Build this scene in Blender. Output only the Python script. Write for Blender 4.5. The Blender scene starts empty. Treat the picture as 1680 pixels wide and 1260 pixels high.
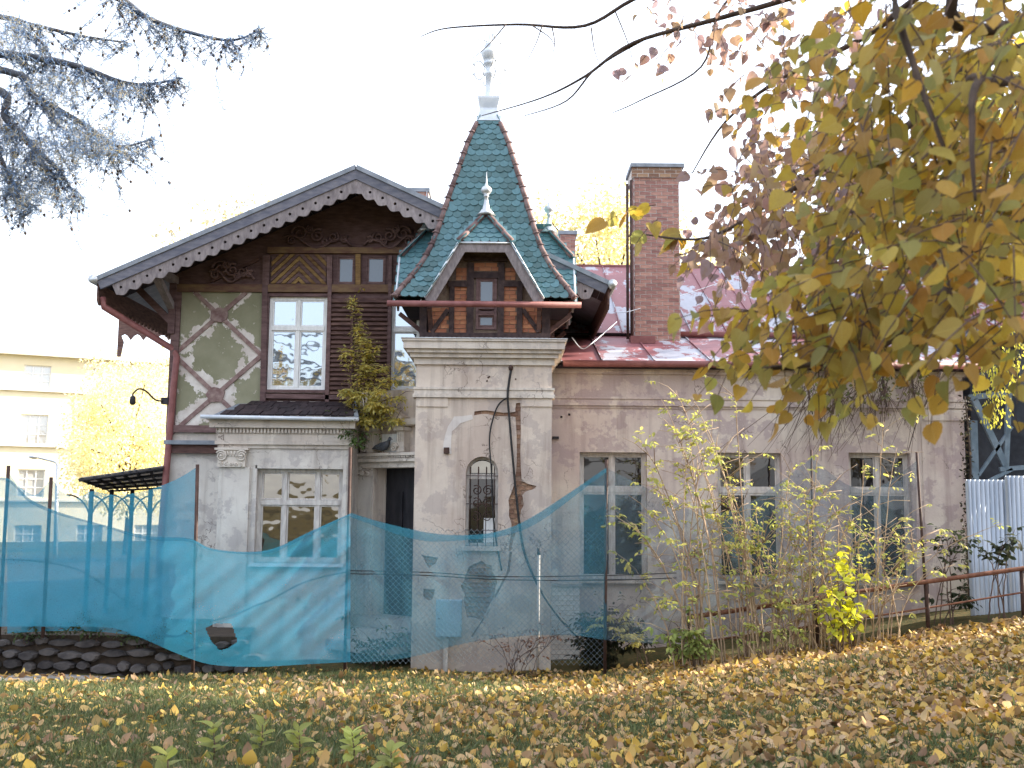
import bpy, math, random
import numpy as np
from mathutils import Vector, Matrix, geometry
R = random.Random(7)
NR = np.random.RandomState(11)
rad = math.radians
scn = bpy.context.scene
col = scn.collection

# ------------------------------------------------------------------ camera
F, CX, CY = 1680.0, 840.0, 630.0          # focal length and centre in pixels of the 1680 x 1260 photograph
PITCH, ROLL = math.atan(190.0 / 1680.0), rad(0.5)
CAM = Vector((0, 0, 1.6))
fw = Vector((0, math.cos(PITCH), math.sin(PITCH)))
r0, u0_ = Vector((1, 0, 0)), Vector((0, -math.sin(PITCH), math.cos(PITCH)))
rt = r0 * math.cos(ROLL) + u0_ * math.sin(ROLL)
up = u0_ * math.cos(ROLL) - r0 * math.sin(ROLL)
cd = bpy.data.cameras.new('camera'); cam = bpy.data.objects.new('camera', cd); col.objects.link(cam)
cd.sensor_width = 36; cd.lens = 36 * F / 1680.0; cd.clip_start = 0.05; cd.clip_end = 3000
cd.dof.use_dof = True; cd.dof.focus_distance = 17.0; cd.dof.aperture_fstop = 4.0
m3 = Matrix((rt, up, -fw)).transposed()
cam.matrix_world = Matrix.Translation(CAM) @ m3.to_4x4()
scn.camera = cam

# ------------------------------------------------------------------ light
SUN_EL, SUN_AZ = rad(25), rad(12)         # azimuth measured from +x (right) towards +y (behind the house)
SDIR = Vector((math.cos(SUN_EL) * math.cos(SUN_AZ), math.cos(SUN_EL) * math.sin(SUN_AZ), math.sin(SUN_EL)))
w = bpy.data.worlds.new('World'); scn.world = w; w.use_nodes = True
wn = w.node_tree; wn.nodes.clear()
sky = wn.nodes.new('ShaderNodeTexSky'); sky.sky_type = 'NISHITA'; sky.sun_disc = False
sky.sun_elevation = SUN_EL; sky.sun_rotation = math.atan2(SDIR.x, SDIR.y)
sky.air_density = 1.0; sky.dust_density = 4.0; sky.ozone_density = 1.0; sky.altitude = 200
veil = wn.nodes.new('ShaderNodeMix'); veil.data_type = 'RGBA'; veil.blend_type = 'MIX'
veil.inputs[0].default_value = 0.55; veil.inputs[7].default_value = (6.3, 6.65, 7.3, 1)     # thin white high cloud over the blue
wn.links.new(sky.outputs[0], veil.inputs[6])
bg = wn.nodes.new('ShaderNodeBackground'); bg.inputs[1].default_value = 0.12
wo = wn.nodes.new('ShaderNodeOutputWorld')
wn.links.new(veil.outputs[2], bg.inputs[0]); wn.links.new(bg.outputs[0], wo.inputs[0])
sd = bpy.data.lights.new('sun', 'SUN'); sd.energy = 4.2; sd.angle = rad(0.55); sd.color = (1, 0.9, 0.74)
so = bpy.data.objects.new('sun', sd); col.objects.link(so)
so.rotation_euler = (-SDIR).to_track_quat('-Z', 'Y').to_euler(); so.location = SDIR * 60
scn.render.engine = 'CYCLES'
scn.view_settings.view_transform = 'Standard'; scn.view_settings.look = 'None'
scn.view_settings.gamma = 1.0; scn.view_settings.exposure = 1.95
scn.cycles.transparent_max_bounces = 12; scn.cycles.max_bounces = 6
scn.render.resolution_x, scn.render.resolution_y = 1024, 768

# ------------------------------------------------------------------ pixel helpers
def ray(u, v): return fw * F + rt * (u - CX) - up * (v - CY)
def P(u, v, Y):
    d = ray(u, v); return CAM + d * ((Y - CAM.y) / d.y)
def rect(u0, v0, u1, v1, Y):
    um, vm = (u0 + u1) / 2, (v0 + v1) / 2
    return P(u0, vm, Y).x, P(u1, vm, Y).x, P(um, v1, Y).z, P(um, v0, Y).z

# ------------------------------------------------------------------ mesh helpers
class MB:
    def __init__(s): s.v = []; s.f = []; s.sm = []
    def add(s, vs, fs, smooth=False):
        b = len(s.v); s.v.extend([tuple(p) for p in vs])
        for f in fs: s.f.append([b + i for i in f]); s.sm.append(smooth)
        return s
    def box(s, x0, x1, y0, y1, z0, z1):
        if x0 > x1: x0, x1 = x1, x0
        if y0 > y1: y0, y1 = y1, y0
        if z0 > z1: z0, z1 = z1, z0
        return s.add([(x0,y0,z0),(x1,y0,z0),(x1,y1,z0),(x0,y1,z0),(x0,y0,z1),(x1,y0,z1),(x1,y1,z1),(x0,y1,z1)],
                     [(0,3,2,1),(4,5,6,7),(0,1,5,4),(1,2,6,5),(2,3,7,6),(3,0,4,7)])
    def pbox(s, u0, v0, u1, v1, Y0, Y1):
        x0, x1, z0, z1 = rect(u0, v0, u1, v1, Y0); return s.box(x0, x1, Y0, Y1, z0, z1)
    def obox(s, c, ax, ay, az, hx, hy, hz):
        c = Vector(c); vs = []
        for k in (-1, 1):
            for (i, j) in ((-1,-1),(1,-1),(1,1),(-1,1)): vs.append(c + ax*hx*i + ay*hy*j + az*hz*k)
        return s.add(vs, [(0,3,2,1),(4,5,6,7),(0,1,5,4),(1,2,6,5),(2,3,7,6),(3,0,4,7)])
    def beam(s, a, b, wid, dep, n=Vector((0, -1, 0))):
        a, b = Vector(a), Vector(b); d = (b - a); L = d.length; d.normalize()
        sd_ = d.cross(n).normalized(); nn = sd_.cross(d).normalized()
        return s.obox((a + b) / 2, d, sd_, nn, L / 2, wid / 2, dep / 2)
    def tube(s, pts, rr, n=6, caps=True, smooth=True):
        pts = [Vector(p) for p in pts]
        if not hasattr(rr, '__len__'): rr = [rr] * len(pts)
        vs = []; fs = []; ref = Vector((0.123, 0.31, 0.94))
        for i, p in enumerate(pts):
            d = (pts[min(i + 1, len(pts) - 1)] - pts[max(i - 1, 0)])
            if d.length < 1e-9: d = Vector((0, 0, 1))
            d.normalize(); a = d.cross(ref)
            if a.length < 1e-3: a = d.cross(Vector((1, 0, 0)))
            a.normalize(); b = d.cross(a)
            for k in range(n):
                t = 2 * math.pi * k / n; vs.append(p + (a * math.cos(t) + b * math.sin(t)) * rr[i])
        for i in range(len(pts) - 1):
            for k in range(n):
                k2 = (k + 1) % n; fs.append((i*n + k, i*n + k2, (i+1)*n + k2, (i+1)*n + k))
        if caps: fs.append(tuple(range(n))); fs.append(tuple(range((len(pts)-1)*n, len(pts)*n))[::-1])
        return s.add(vs, fs, smooth)
    def lathe(s, c, prof, n=14, smooth=True, tw=0):
        c = Vector(c); vs = []; fs = []
        for (r, z) in prof:
            for k in range(n):
                t = 2 * math.pi * (k + tw) / n; vs.append(c + Vector((r * math.cos(t), r * math.sin(t), z)))
        for i in range(len(prof) - 1):
            for k in range(n):
                k2 = (k + 1) % n; fs.append((i*n + k, i*n + k2, (i+1)*n + k2, (i+1)*n + k))
        fs.append(tuple(range(n))[::-1]); fs.append(tuple(range((len(prof)-1)*n, len(prof)*n)))
        return s.add(vs, fs, smooth)
    def slab(s, O, ax, ay, an, outer, holes, th):
        """polygon with holes in the (ax, ay) plane at O, extruded by th along an (away from the viewer)"""
        O = Vector(O); loops = [outer] + list(holes)
        tri = geometry.tessellate_polygon([[Vector((a, b, 0)) for a, b in l] for l in loops])
        flat = [p for l in loops for p in l]; n = len(flat)
        fr = [O + ax * a + ay * b for a, b in flat]; bk = [p + an * th for p in fr]
        fs = [tuple(t) for t in tri] + [tuple(n + i for i in t[::-1]) for t in tri]
        b = 0
        for l in loops:
            k = len(l)
            for i in range(k): j = (i + 1) % k; fs.append((b + i, b + j, n + b + j, n + b + i))
            b += k
        return s.add(fr + bk, fs)
    def wall(s, outer, holes, y0, y1):
        return s.slab((0, y0, 0), Vector((1,0,0)), Vector((0,0,1)), Vector((0,1,0)), outer, holes, y1 - y0)
    def build(s, name, mat, parent=None, kind=None):
        me = bpy.data.meshes.new(name); me.from_pydata(s.v, [], s.f)
        me.polygons.foreach_set('use_smooth', s.sm); me.materials.append(mat)
        me.update(); fix_normals(me)
        return link(name, me, parent, kind)
import bmesh
def fix_normals(me):
    bm = bmesh.new(); bm.from_mesh(me); bmesh.ops.recalc_face_normals(bm, faces=bm.faces); bm.to_mesh(me); bm.free()
def link(name, me, parent=None, kind=None):
    o = bpy.data.objects.new(name, me); col.objects.link(o)
    if parent is not None:
        o.parent = parent
        if parent.type == 'EMPTY': o.matrix_parent_inverse = Matrix.Translation(-parent.location)
    if kind: o['kind'] = kind
    return o
def tag(o, label, cat, group=None):
    o['label'] = label; o['category'] = cat
    if group: o['group'] = group
    return o
def thing(name, label, cat, loc, group=None):
    o = bpy.data.objects.new(name, None); col.objects.link(o); o.location = loc; o.empty_display_size = 0.2
    return tag(o, label, cat, group)
def pbox(name, u0, v0, u1, v1, Y0, Y1, mat, parent): return MB().pbox(u0, v0, u1, v1, Y0, Y1).build(name, mat, parent)
def rpoly(u0, v0, u1, v1, Y):
    x0, x1, z0, z1 = rect(u0, v0, u1, v1, Y); return [(x0, z0), (x1, z0), (x1, z1), (x0, z1)]
def jag(poly, amp, n=4):
    """roughen the outline of a polygon given as (x, z)"""
    out = []
    for i, (a, b) in enumerate(poly):
        c, d = poly[(i + 1) % len(poly)]
        for k in range(n):
            t = k / n; out.append((a + (c - a) * t + R.uniform(-amp, amp), b + (d - b) * t + R.uniform(-amp, amp)))
    return out
def lerp(a, b, t): return a + (b - a) * t
def polyline_at(pts, x):
    for i in range(len(pts) - 1):
        if pts[i][0] <= x <= pts[i + 1][0]:
            t = (x - pts[i][0]) / max(1e-9, pts[i + 1][0] - pts[i][0])
            return [lerp(pts[i][k], pts[i + 1][k], t) for k in range(1, len(pts[i]))]
    return list((pts[0] if x < pts[0][0] else pts[-1])[1:])
def smooth_pts(pts, n=6):
    """Catmull-Rom through Vectors"""
    out = []
    for i in range(len(pts) - 1):
        p0, p1, p2, p3 = pts[max(i-1,0)], pts[i], pts[i+1], pts[min(i+2, len(pts)-1)]
        for k in range(n):
            t = k / n
            out.append(0.5 * ((2*p1) + (p2-p0)*t + (2*p0-5*p1+4*p2-p3)*t*t + (3*p1-p0-3*p2+p3)*t*t*t))
    out.append(pts[-1]); return out

# ------------------------------------------------------------------ terrain
def g(x, y):
    d = min(max(y - 5.2, 0), 10.6); s = -0.1 * d
    s += 0.02 * math.sin(x * 1.3 + y * 0.7) + 0.015 * math.sin(x * 3.1 - y * 1.9)
    rx = min(max(x - 1.0, 0), 9.5); rise = 0.135 * rx * rx / (rx + 0.6)
    return s + rise * min(max(y / 14.0, 0), 1.0)
def GP(u, v):
    d = ray(u, v).normalized(); t = 2.0
    while t < 80:
        p = CAM + d * t
        if p.z < g(p.x, p.y): return p
        t += 0.03
    return CAM + d * 80
# ------------------------------------------------------------------ materials
class NT:
    def __init__(s, name):
        s.m = bpy.data.materials.new(name); s.m.use_nodes = True; s.t = s.m.node_tree; s.t.nodes.clear()
        s.out = s.n('ShaderNodeOutputMaterial')
    def n(s, typ, **kw):
        nd = s.t.nodes.new(typ)
        for k, v in kw.items(): setattr(nd, k, v)
        return nd
    def l(s, a, b): s.t.links.new(a, b)
    def obj(s): return s.n('ShaderNodeTexCoord').outputs['Object']
    def noise(s, vec, scale, detail=4, rough=0.55, stretch=None, off=0.0):
        if stretch or off:
            mp = s.n('ShaderNodeMapping'); mp.inputs['Scale'].default_value = stretch or (1,1,1)
            mp.inputs['Location'].default_value = (off, off * 1.7, off * 0.6); s.l(vec, mp.inputs[0]); vec = mp.outputs[0]
        nd = s.n('ShaderNodeTexNoise'); nd.inputs['Scale'].default_value = scale
        nd.inputs['Detail'].default_value = detail; nd.inputs['Roughness'].default_value = rough
        s.l(vec, nd.inputs['Vector']); return nd.outputs['Fac']
    def ramp(s, fac, a, b, ca=(0,0,0,1), cb=(1,1,1,1)):
        r = s.n('ShaderNodeValToRGB'); r.color_ramp.elements[0].position = a; r.color_ramp.elements[1].position = b
        r.color_ramp.elements[0].color = ca; r.color_ramp.elements[1].color = cb; s.l(fac, r.inputs[0]); return r.outputs[0]
    def mix(s, fac, a, b, mode='MIX'):
        m = s.n('ShaderNodeMix', data_type='RGBA', blend_type=mode)
        for sock, val in ((m.inputs[0], fac), (m.inputs[6], a), (m.inputs[7], b)):
            if isinstance(val, (int, float)): sock.default_value = val
            elif isinstance(val, tuple): sock.default_value = (*val[:3], 1)
            else: s.l(val, sock)
        return m.outputs[2]
    def math(s, op, a, b=0.0, c=None):
        m = s.n('ShaderNodeMath', operation=op)
        for i, val in enumerate((a, b) if c is None else (a, b, c)):
            if isinstance(val, (int, float)): m.inputs[i].default_value = val
            else: s.l(val, m.inputs[i])
        return m.outputs[0]
    def bump(s, h, st=0.3, dist=0.01):
        b = s.n('ShaderNodeBump'); b.inputs['Strength'].default_value = st; b.inputs['Distance'].default_value = dist
        s.l(h, b.inputs['Height']); return b.outputs[0]
    def pbr(s, c, rough=0.8, nrm=None, metal=0.0, spec=0.3):
        p = s.n('ShaderNodeBsdfPrincipled')
        for nm, val in (('Base Color', c), ('Roughness', rough), ('Metallic', metal), ('Specular IOR Level', spec)):
            if isinstance(val, (int, float)): p.inputs[nm].default_value = val
            elif isinstance(val, tuple): p.inputs[nm].default_value = (*val[:3], 1)
            else: s.l(val, p.inputs[nm])
        if nrm is not None: s.l(nrm, p.inputs['Normal'])
        s.l(p.outputs[0], s.out.inputs[0]); return p
M = {}
def simple(name, c1, c2, scale=6, rough=0.8, bump=0.25, stretch=None, metal=0.0, spec=0.3, vary=0.0, detail=5, lo=0.35, hi=0.68):
    t = NT(name); o = t.obj(); f = t.noise(o, scale, detail, 0.6, stretch)
    c = t.mix(t.ramp(f, lo, hi), c1, c2)
    if vary:
        oi = t.n('ShaderNodeObjectInfo'); hs = t.n('ShaderNodeHueSaturation')
        t.l(c, hs.inputs['Color']); t.l(t.math('MULTIPLY_ADD', oi.outputs['Random'], 2 * vary, 1 - vary), hs.inputs['Value'])
        t.l(t.math('MULTIPLY_ADD', oi.outputs['Random'], vary * 0.06, 0.5 - vary * 0.03), hs.inputs['Hue']); c = hs.outputs[0]
    f2 = t.noise(o, scale * 7, 4, 0.6, stretch)
    t.pbr(c, rough, t.bump(f2, bump, 0.01), metal, spec); M[name] = t.m; return t.m
simple('wood_dark', (.075,.04,.036), (.16,.09,.075), 5, .85, .4, (1,1,5), vary=.2)
simple('wood_brown', (.095,.055,.055), (.185,.115,.11), 5, .85, .4, (1,1,4), vary=.15)
simple('wood_ochre', (.16,.09,.04), (.30,.19,.075), 5, .85, .4, (1,1,4), vary=.25)
simple('wood_faded', (.17,.10,.095), (.30,.22,.20), 5, .9, .4, (2,1,2), vary=.12)
simple('wood_worn', (.13,.065,.055), (.25,.17,.085), 3, .85, .4, (1,1,3), vary=.2)
simple('timber', (.03,.02,.022), (.075,.048,.045), 6, .85, .4, (2,1,2), vary=.2)
simple('verge', (.09,.095,.125), (.17,.165,.19), 5, .7, .3, (1,1,3), vary=.1)
simple('wood_grey', (.17,.145,.15), (.30,.26,.26), 7, .85, .4, (3,1,1), vary=.1)
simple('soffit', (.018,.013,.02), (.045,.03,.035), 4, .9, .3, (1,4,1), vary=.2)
simple('white_paint', (.70,.70,.70), (.86,.86,.85), 9, .6, .3, (2,2,.5))
simple('grey_paint', (.42,.38,.36), (.62,.58,.54), 9, .65, .3, (2,2,.5))
simple('black_wood', (.012,.012,.016), (.03,.028,.034), 8, .5, .2, (1,1,.3))
simple('rust_red', (.18,.062,.058), (.26,.10,.092), 7, .6, .15, metal=0.0, spec=.4)
simple('rust', (.11,.045,.03), (.24,.11,.07), 10, .8, .3)
simple('rust_dark', (.035,.02,.017), (.075,.04,.032), 10, .7, .3)
simple('zinc', (.42,.44,.47), (.60,.62,.64), 5, .45, .1, metal=.6, spec=.5)
simple('zinc_pale', (.5,.54,.6), (.68,.71,.75), 5, .5, .1, metal=.2, spec=.5)
simple('slate_blue', (.16,.18,.21), (.27,.29,.33), 5, .6, .15, spec=.4)
simple('iron', (.02,.02,.024), (.05,.045,.05), 9, .55, .2, metal=.3)
simple('cable', (.012,.012,.014), (.025,.025,.028), 9, .5, .05)
simple('tile_teal', (.035,.10,.115), (.075,.165,.175), 7, .5, .35, spec=.5, vary=.4)
simple('tile_brown', (.115,.072,.07), (.19,.125,.12), 9, .75, .25, vary=.25)
simple('tile_dark', (.02,.014,.017), (.05,.032,.035), 9, .75, .3, vary=.3)
simple('brick', (.27,.12,.10), (.42,.25,.21), 9, .9, .5, vary=.28)
simple('brick_orange', (.33,.12,.07), (.43,.20,.11), 9, .9, .35, vary=.2)
simple('brick_white', (.52,.52,.52), (.68,.67,.65), 9, .85, .4, vary=.1)
simple('brick_old', (.20,.115,.075), (.33,.20,.135), 9, .9, .5, vary=.3)
simple('mortar_old', (.26,.165,.12), (.42,.31,.25), 7, .95, .5)
simple('mortar', (.42,.36,.33), (.58,.52,.48), 14, .95, .4)
simple('mortar_dark', (.14,.10,.08), (.24,.18,.14), 14, .95, .4)
simple('stone', (.045,.04,.042), (.12,.105,.10), 5, .9, .6, vary=.35)
simple('earth', (.035,.026,.02), (.07,.05,.036), 8, .95, .6)
simple('gravel', (.11,.11,.115), (.20,.19,.19), 22, .95, .6)
simple('concrete', (.28,.26,.25), (.40,.37,.35), 8, .9, .4)
simple('bark', (.045,.032,.026), (.10,.07,.055), 14, .9, .6, (1,1,.35))
simple('larch_twig', (.13,.19,.30), (.19,.26,.38), 14, .9, .3)  # twig colour carries the blue of lens flare against the sky
simple('bark_grey', (.055,.06,.075), (.11,.115,.135), 14, .9, .5)
simple('twig', (.07,.045,.036), (.14,.09,.07), 12, .8, .3)
simple('stem_pale', (.30,.21,.14), (.46,.34,.23), 12, .75, .3, vary=.25)
simple('curtain', (.46,.40,.33), (.62,.55,.47), 4, .9, .2, (6,1,.6))
simple('yellow_render', (.78,.70,.50), (.84,.76,.57), .6, .9, .15)
simple('pale_render', (.72,.69,.60), (.78,.74,.66), .8, .9, .15)
simple('steel_blue', (.12,.17,.22), (.20,.26,.32), 5, .5, .2, metal=.2)
simple('shed_wall', (.02,.024,.034), (.05,.058,.075), 2.5, .8, .3)
simple('cabinet', (.30,.42,.52), (.36,.48,.58), 6, .5, .1, spec=.4)
simple('pigeon', (.06,.065,.08), (.14,.15,.17), 12, .8, .2)
simple('pigeon_head', (.025,.028,.04), (.05,.055,.06), 12, .6, .2)
simple('soffit_net', (.1,.1,.1), (.2,.2,.2))

def corrugated():
    t = NT('corrugated'); o = t.obj(); f = t.noise(o, 2.2, 5, .6, (3,1,.4))
    c = t.mix(t.ramp(f, .4, .7), (.34,.39,.46), (.46,.50,.56))
    rs = t.ramp(t.noise(o, 6, 6, .7, (1,1,.5), 3.1), .66, .76); c = t.mix(t.math('MULTIPLY', rs, .6), c, (.28,.17,.11))
    t.pbr(c, .45, None, .45, .5); M['corrugated'] = t.m
corrugated()

def plaster(name, base, pale, grey, dirt, amt=.5, brickpatch=0.0):
    t = NT(name); o = t.obj()
    big = t.noise(o, .9, 6, .62); mid = t.noise(o, 2.3, 7, .65, None, 4.2)
    c = t.mix(t.ramp(big, .38, .62), base, pale)
    c = t.mix(t.math('MULTIPLY', t.ramp(mid, .515, .55), amt), c, grey)                        # patches where the paint has gone
    edge = t.ramp(t.noise(o, 3.1, 8, .7, None, 9.7), .60, .615); c = t.mix(t.math('MULTIPLY', edge, .55), c, pale)
    st = t.noise(o, 2.6, 6, .6, (2.2, 2.2, .16), 2.0); c = t.mix(t.math('MULTIPLY', t.ramp(st, .50, .72), .6), c, dirt)   # rain streaks
    vo = t.n('ShaderNodeTexVoronoi', feature='DISTANCE_TO_EDGE'); vo.inputs['Scale'].default_value = 1.1
    wv = t.n('ShaderNodeVectorMath', operation='ADD'); nz = t.n('ShaderNodeTexNoise'); nz.inputs['Scale'].default_value = 3.0; nz.inputs['Detail'].default_value = 6; t.l(o, nz.inputs['Vector'])
    t.l(o, wv.inputs[0]); t.l(nz.outputs['Color'], wv.inputs[1]); t.l(wv.outputs[0], vo.inputs['Vector'])
    ck = t.math('MULTIPLY', t.ramp(vo.outputs['Distance'], .004, .009, (1,1,1,1), (0,0,0,1)), t.ramp(t.noise(o, 1.1, 3, .5, None, 6.1), .52, .6)); c = t.mix(t.math('MULTIPLY', ck, .8), c, (.12,.09,.08))
    sp = t.ramp(t.noise(o, 26, 3, .6), .68, .74); c = t.mix(t.math('MULTIPLY', sp, .35), c, dirt)
    if brickpatch:
        bp = t.ramp(t.noise(o, .8, 7, .62, None, 7.3), .70, .715); c = t.mix(t.math('MULTIPLY', bp, brickpatch), c, (.30,.17,.12))
    h = t.math('ADD', t.math('MULTIPLY', edge, .25), t.noise(o, 30, 5, .65))
    t.pbr(c, .92, t.bump(h, .35, .012), 0, .15); M[name] = t.m
plaster('plaster', (.49,.40,.345), (.63,.55,.475), (.37,.31,.295), (.25,.195,.17))
plaster('plaster_wing', (.48,.39,.36), (.63,.56,.49), (.36,.285,.29), (.25,.185,.18), .65, .6)
plaster('plaster_bay', (.50,.455,.42), (.64,.60,.55), (.38,.345,.34), (.27,.23,.205), .6)
plaster('plaster_trim', (.52,.455,.405), (.63,.57,.505), (.36,.325,.30), (.24,.20,.175), .4)
plaster('plaster_patch', (.58,.53,.50), (.64,.60,.57), (.50,.45,.43), (.42,.37,.35), .4)

def lattice_panel(xc, hw, zt, per):
    """olive paint flaking to bare white plaster along the timber lattice"""
    t = NT('olive_panel'); o = t.obj(); sp = t.n('ShaderNodeSeparateXYZ'); t.l(o, sp.inputs[0])
    ax = t.math('ABSOLUTE', t.math('SUBTRACT', sp.outputs[0], xc))
    ph = t.math('PINGPONG', t.math('SUBTRACT', zt, sp.outputs[2]), per / 2)       # 0 at nodes, per/2 at the sides
    d = t.math('ABSOLUTE', t.math('SUBTRACT', ax, t.math('MULTIPLY', ph, hw / (per / 2))))
    n = t.noise(o, 3.4, 6, .7); low = t.math('MULTIPLY', t.math('SUBTRACT', zt, sp.outputs[2]), .11)
    wear = t.math('SUBTRACT', t.math('ADD', t.math('MULTIPLY', t.math('SUBTRACT', n, .43), 1.35), low), d)
    mk = t.ramp(wear, .0, .012); sc = t.ramp(t.noise(o, 9, 6, .7, None, 5), .63, .645); mk2 = t.math('MAXIMUM', mk, t.math('MULTIPLY', sc, .8))
    ol = t.mix(t.ramp(t.noise(o, 1.4, 6, .6), .35, .65), (.20,.195,.125), (.275,.265,.185))
    wh = t.mix(t.ramp(t.noise(o, 4, 6, .6), .4, .65), (.52,.46,.42), (.68,.64,.60))
    t.pbr(t.mix(mk2, ol, wh), .9, t.bump(t.math('SUBTRACT', t.noise(o, 25, 4, .6), t.math('MULTIPLY', mk2, .7)), .4, .01), 0, .15); return t.m

def red_roof():
    t = NT('red_roof'); o = t.obj(); n = t.noise(o, 1.5, 7, .68, (1.6, .7, .7)); n2 = t.noise(o, 9, 6, .7, (1,.5,.5), 3)
    oi = t.n('ShaderNodeObjectInfo')
    f = t.math('ADD', t.math('ADD', n, t.math('MULTIPLY', t.math('SUBTRACT', n2, .5), .25)), t.math('MULTIPLY', t.math('SUBTRACT', oi.outputs['Random'], .5), .16))
    mk = t.ramp(f, .505, .525)
    c = t.mix(mk, t.mix(n2, (.17,.055,.065), (.28,.11,.12)), t.mix(n2, (.25,.26,.31), (.42,.42,.47)))
    t.pbr(c, .55, t.bump(t.math('ADD', mk, t.noise(o, 3, 3)), .12, .01), 0, .4); M['red_roof'] = t.m
red_roof()

def glass(name, body, refl, tint=(1,1,1), wob=.05):
    t = NT(name); o = t.obj()
    nb = t.bump(t.noise(o, 2.2, 2, .5), wob, .2)
    d = t.n('ShaderNodeBsdfDiffuse'); d.inputs[0].default_value = (*body, 1)
    gl = t.n('ShaderNodeBsdfGlossy'); gl.inputs['Roughness'].default_value = .03; gl.inputs[0].default_value = (*tint, 1); t.l(nb, gl.inputs['Normal'])
    lw = t.n('ShaderNodeLayerWeight'); lw.inputs[0].default_value = .3
    mx = t.n('ShaderNodeMixShader'); t.l(t.math('MULTIPLY_ADD', lw.outputs['Fresnel'], .6, refl), mx.inputs[0])
    t.l(d.outputs[0], mx.inputs[1]); t.l(gl.outputs[0], mx.inputs[2]); t.l(mx.outputs[0], t.out.inputs[0]); M[name] = t.m
glass('glass_sky', (.10,.11,.12), .42, (.80,.9,1.0), .035)
glass('glass_dark', (.010,.010,.012), .05, (1,.95,.9), .02)
glass('glass_bay', (.035,.024,.016), .20, (1,.92,.8), .05)
glass('glass_blue', (.10,.12,.15), .05, (.9,.95,1), .02)
glass('glass_far', (.45,.45,.44), .2, (1,1,1), .02)

def net(name, fac, c, dens=1.0):
    t = NT(name); o = t.obj()
    n = t.noise(o, 1.6, 5, .6); n2 = t.noise(o, 60, 2, .5)
    f = t.math('ADD', t.math('MULTIPLY_ADD', n, .28, fac - .14), t.math('MULTIPLY', t.math('SUBTRACT', n2, .5), .25))
    d = t.n('ShaderNodeBsdfDiffuse'); d.inputs[0].default_value = (*c, 1)
    tr = t.n('ShaderNodeBsdfTranslucent'); tr.inputs[0].default_value = (*[min(1, k * 1.2) for k in c], 1)
    m1 = t.n('ShaderNodeMixShader'); m1.inputs[0].default_value = .35; t.l(d.outputs[0], m1.inputs[1]); t.l(tr.outputs[0], m1.inputs[2])
    tp = t.n('ShaderNodeBsdfTransparent')
    m2 = t.n('ShaderNodeMixShader'); t.l(f, m2.inputs[0]); t.l(tp.outputs[0], m2.inputs[1]); t.l(m1.outputs[0], m2.inputs[2])
    t.l(m2.outputs[0], t.out.inputs[0]); M[name] = t.m
net('net_dense', .58, (.065,.35,.51)); net('net_thin', .46, (.075,.235,.325)); net('net_hem', .50, (.035,.20,.29)); net('net_faint', .44, (.10,.155,.205))

def leafmat(name, src, trans=.45, gloss=.12, vein=True):
    t = NT(name)
    if src == 'attr': c = t.n('ShaderNodeAttribute', attribute_name='Col').outputs['Color']
    else: c = t.n('ShaderNodeObjectInfo').outputs['Color']
    nrm = None
    uv = t.n('ShaderNodeTexCoord').outputs['UV']; sp = t.n('ShaderNodeSeparateXYZ'); t.l(uv, sp.inputs[0])
    if vein:
        ax = t.math('ABSOLUTE', t.math('SUBTRACT', sp.outputs[0], .5))
        ph = t.math('SUBTRACT', t.math('MULTIPLY', sp.outputs[1], 9.0), t.math('MULTIPLY', ax, 7.5))
        ln = t.math('PINGPONG', ph, .5); side = t.ramp(ln, .02, .10)                 # 0 on a side vein
        mid = t.ramp(ax, .012, .03); vn = t.math('MULTIPLY', side, mid)
        dk = t.mix(vn, t.mix(.22, c, (.5,.42,.16), 'MIX'), c)
        bl = t.ramp(t.noise(t.obj(), 22, 4, .6), .45, .75); c = t.mix(t.math('MULTIPLY', bl, .45), dk, (.24,.12,.035))
        nrm = t.bump(vn, .35, .01)
    d = t.n('ShaderNodeBsdfPrincipled'); t.l(c, d.inputs['Base Color']); d.inputs['Roughness'].default_value = .55; d.inputs['Specular IOR Level'].default_value = gloss * 2
    if nrm: t.l(nrm, d.inputs['Normal'])
    tr = t.n('ShaderNodeBsdfTranslucent'); hs = t.n('ShaderNodeHueSaturation'); hs.inputs['Saturation'].default_value = 1.1; hs.inputs['Value'].default_value = 1.25
    t.l(c, hs.inputs['Color']); t.l(hs.outputs[0], tr.inputs[0])
    mx = t.n('ShaderNodeMixShader'); mx.inputs[0].default_value = trans; t.l(d.outputs[0], mx.inputs[1]); t.l(tr.outputs[0], mx.inputs[2])
    t.l(mx.outputs[0], t.out.inputs[0]); M[name] = t.m
leafmat('leaf_attr', 'attr'); leafmat('leaf_obj', 'obj'); leafmat('leaf_small', 'attr', .5, .1, False); leafmat('needle', 'attr', .6, .05, False); leafmat('leaf_litter', 'attr', .15, .1, False)
leafmat('leaf_litter_obj', 'obj', .15, .1, True); leafmat('grass_attr', 'attr', .3, .1, False)

def lawn_mat():
    t = NT('lawn'); o = t.obj()
    c = t.mix(t.ramp(t.noise(o, 1.1, 6, .65), .35, .65), (.045,.05,.02), (.085,.075,.035))
    c = t.mix(t.ramp(t.noise(o, 14, 5, .7), .5, .62), c, (.13,.085,.035))
    t.pbr(c, .95, t.bump(t.noise(o, 18, 6, .7), .8, .04), 0, .1); M['lawn'] = t.m
lawn_mat()

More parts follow.
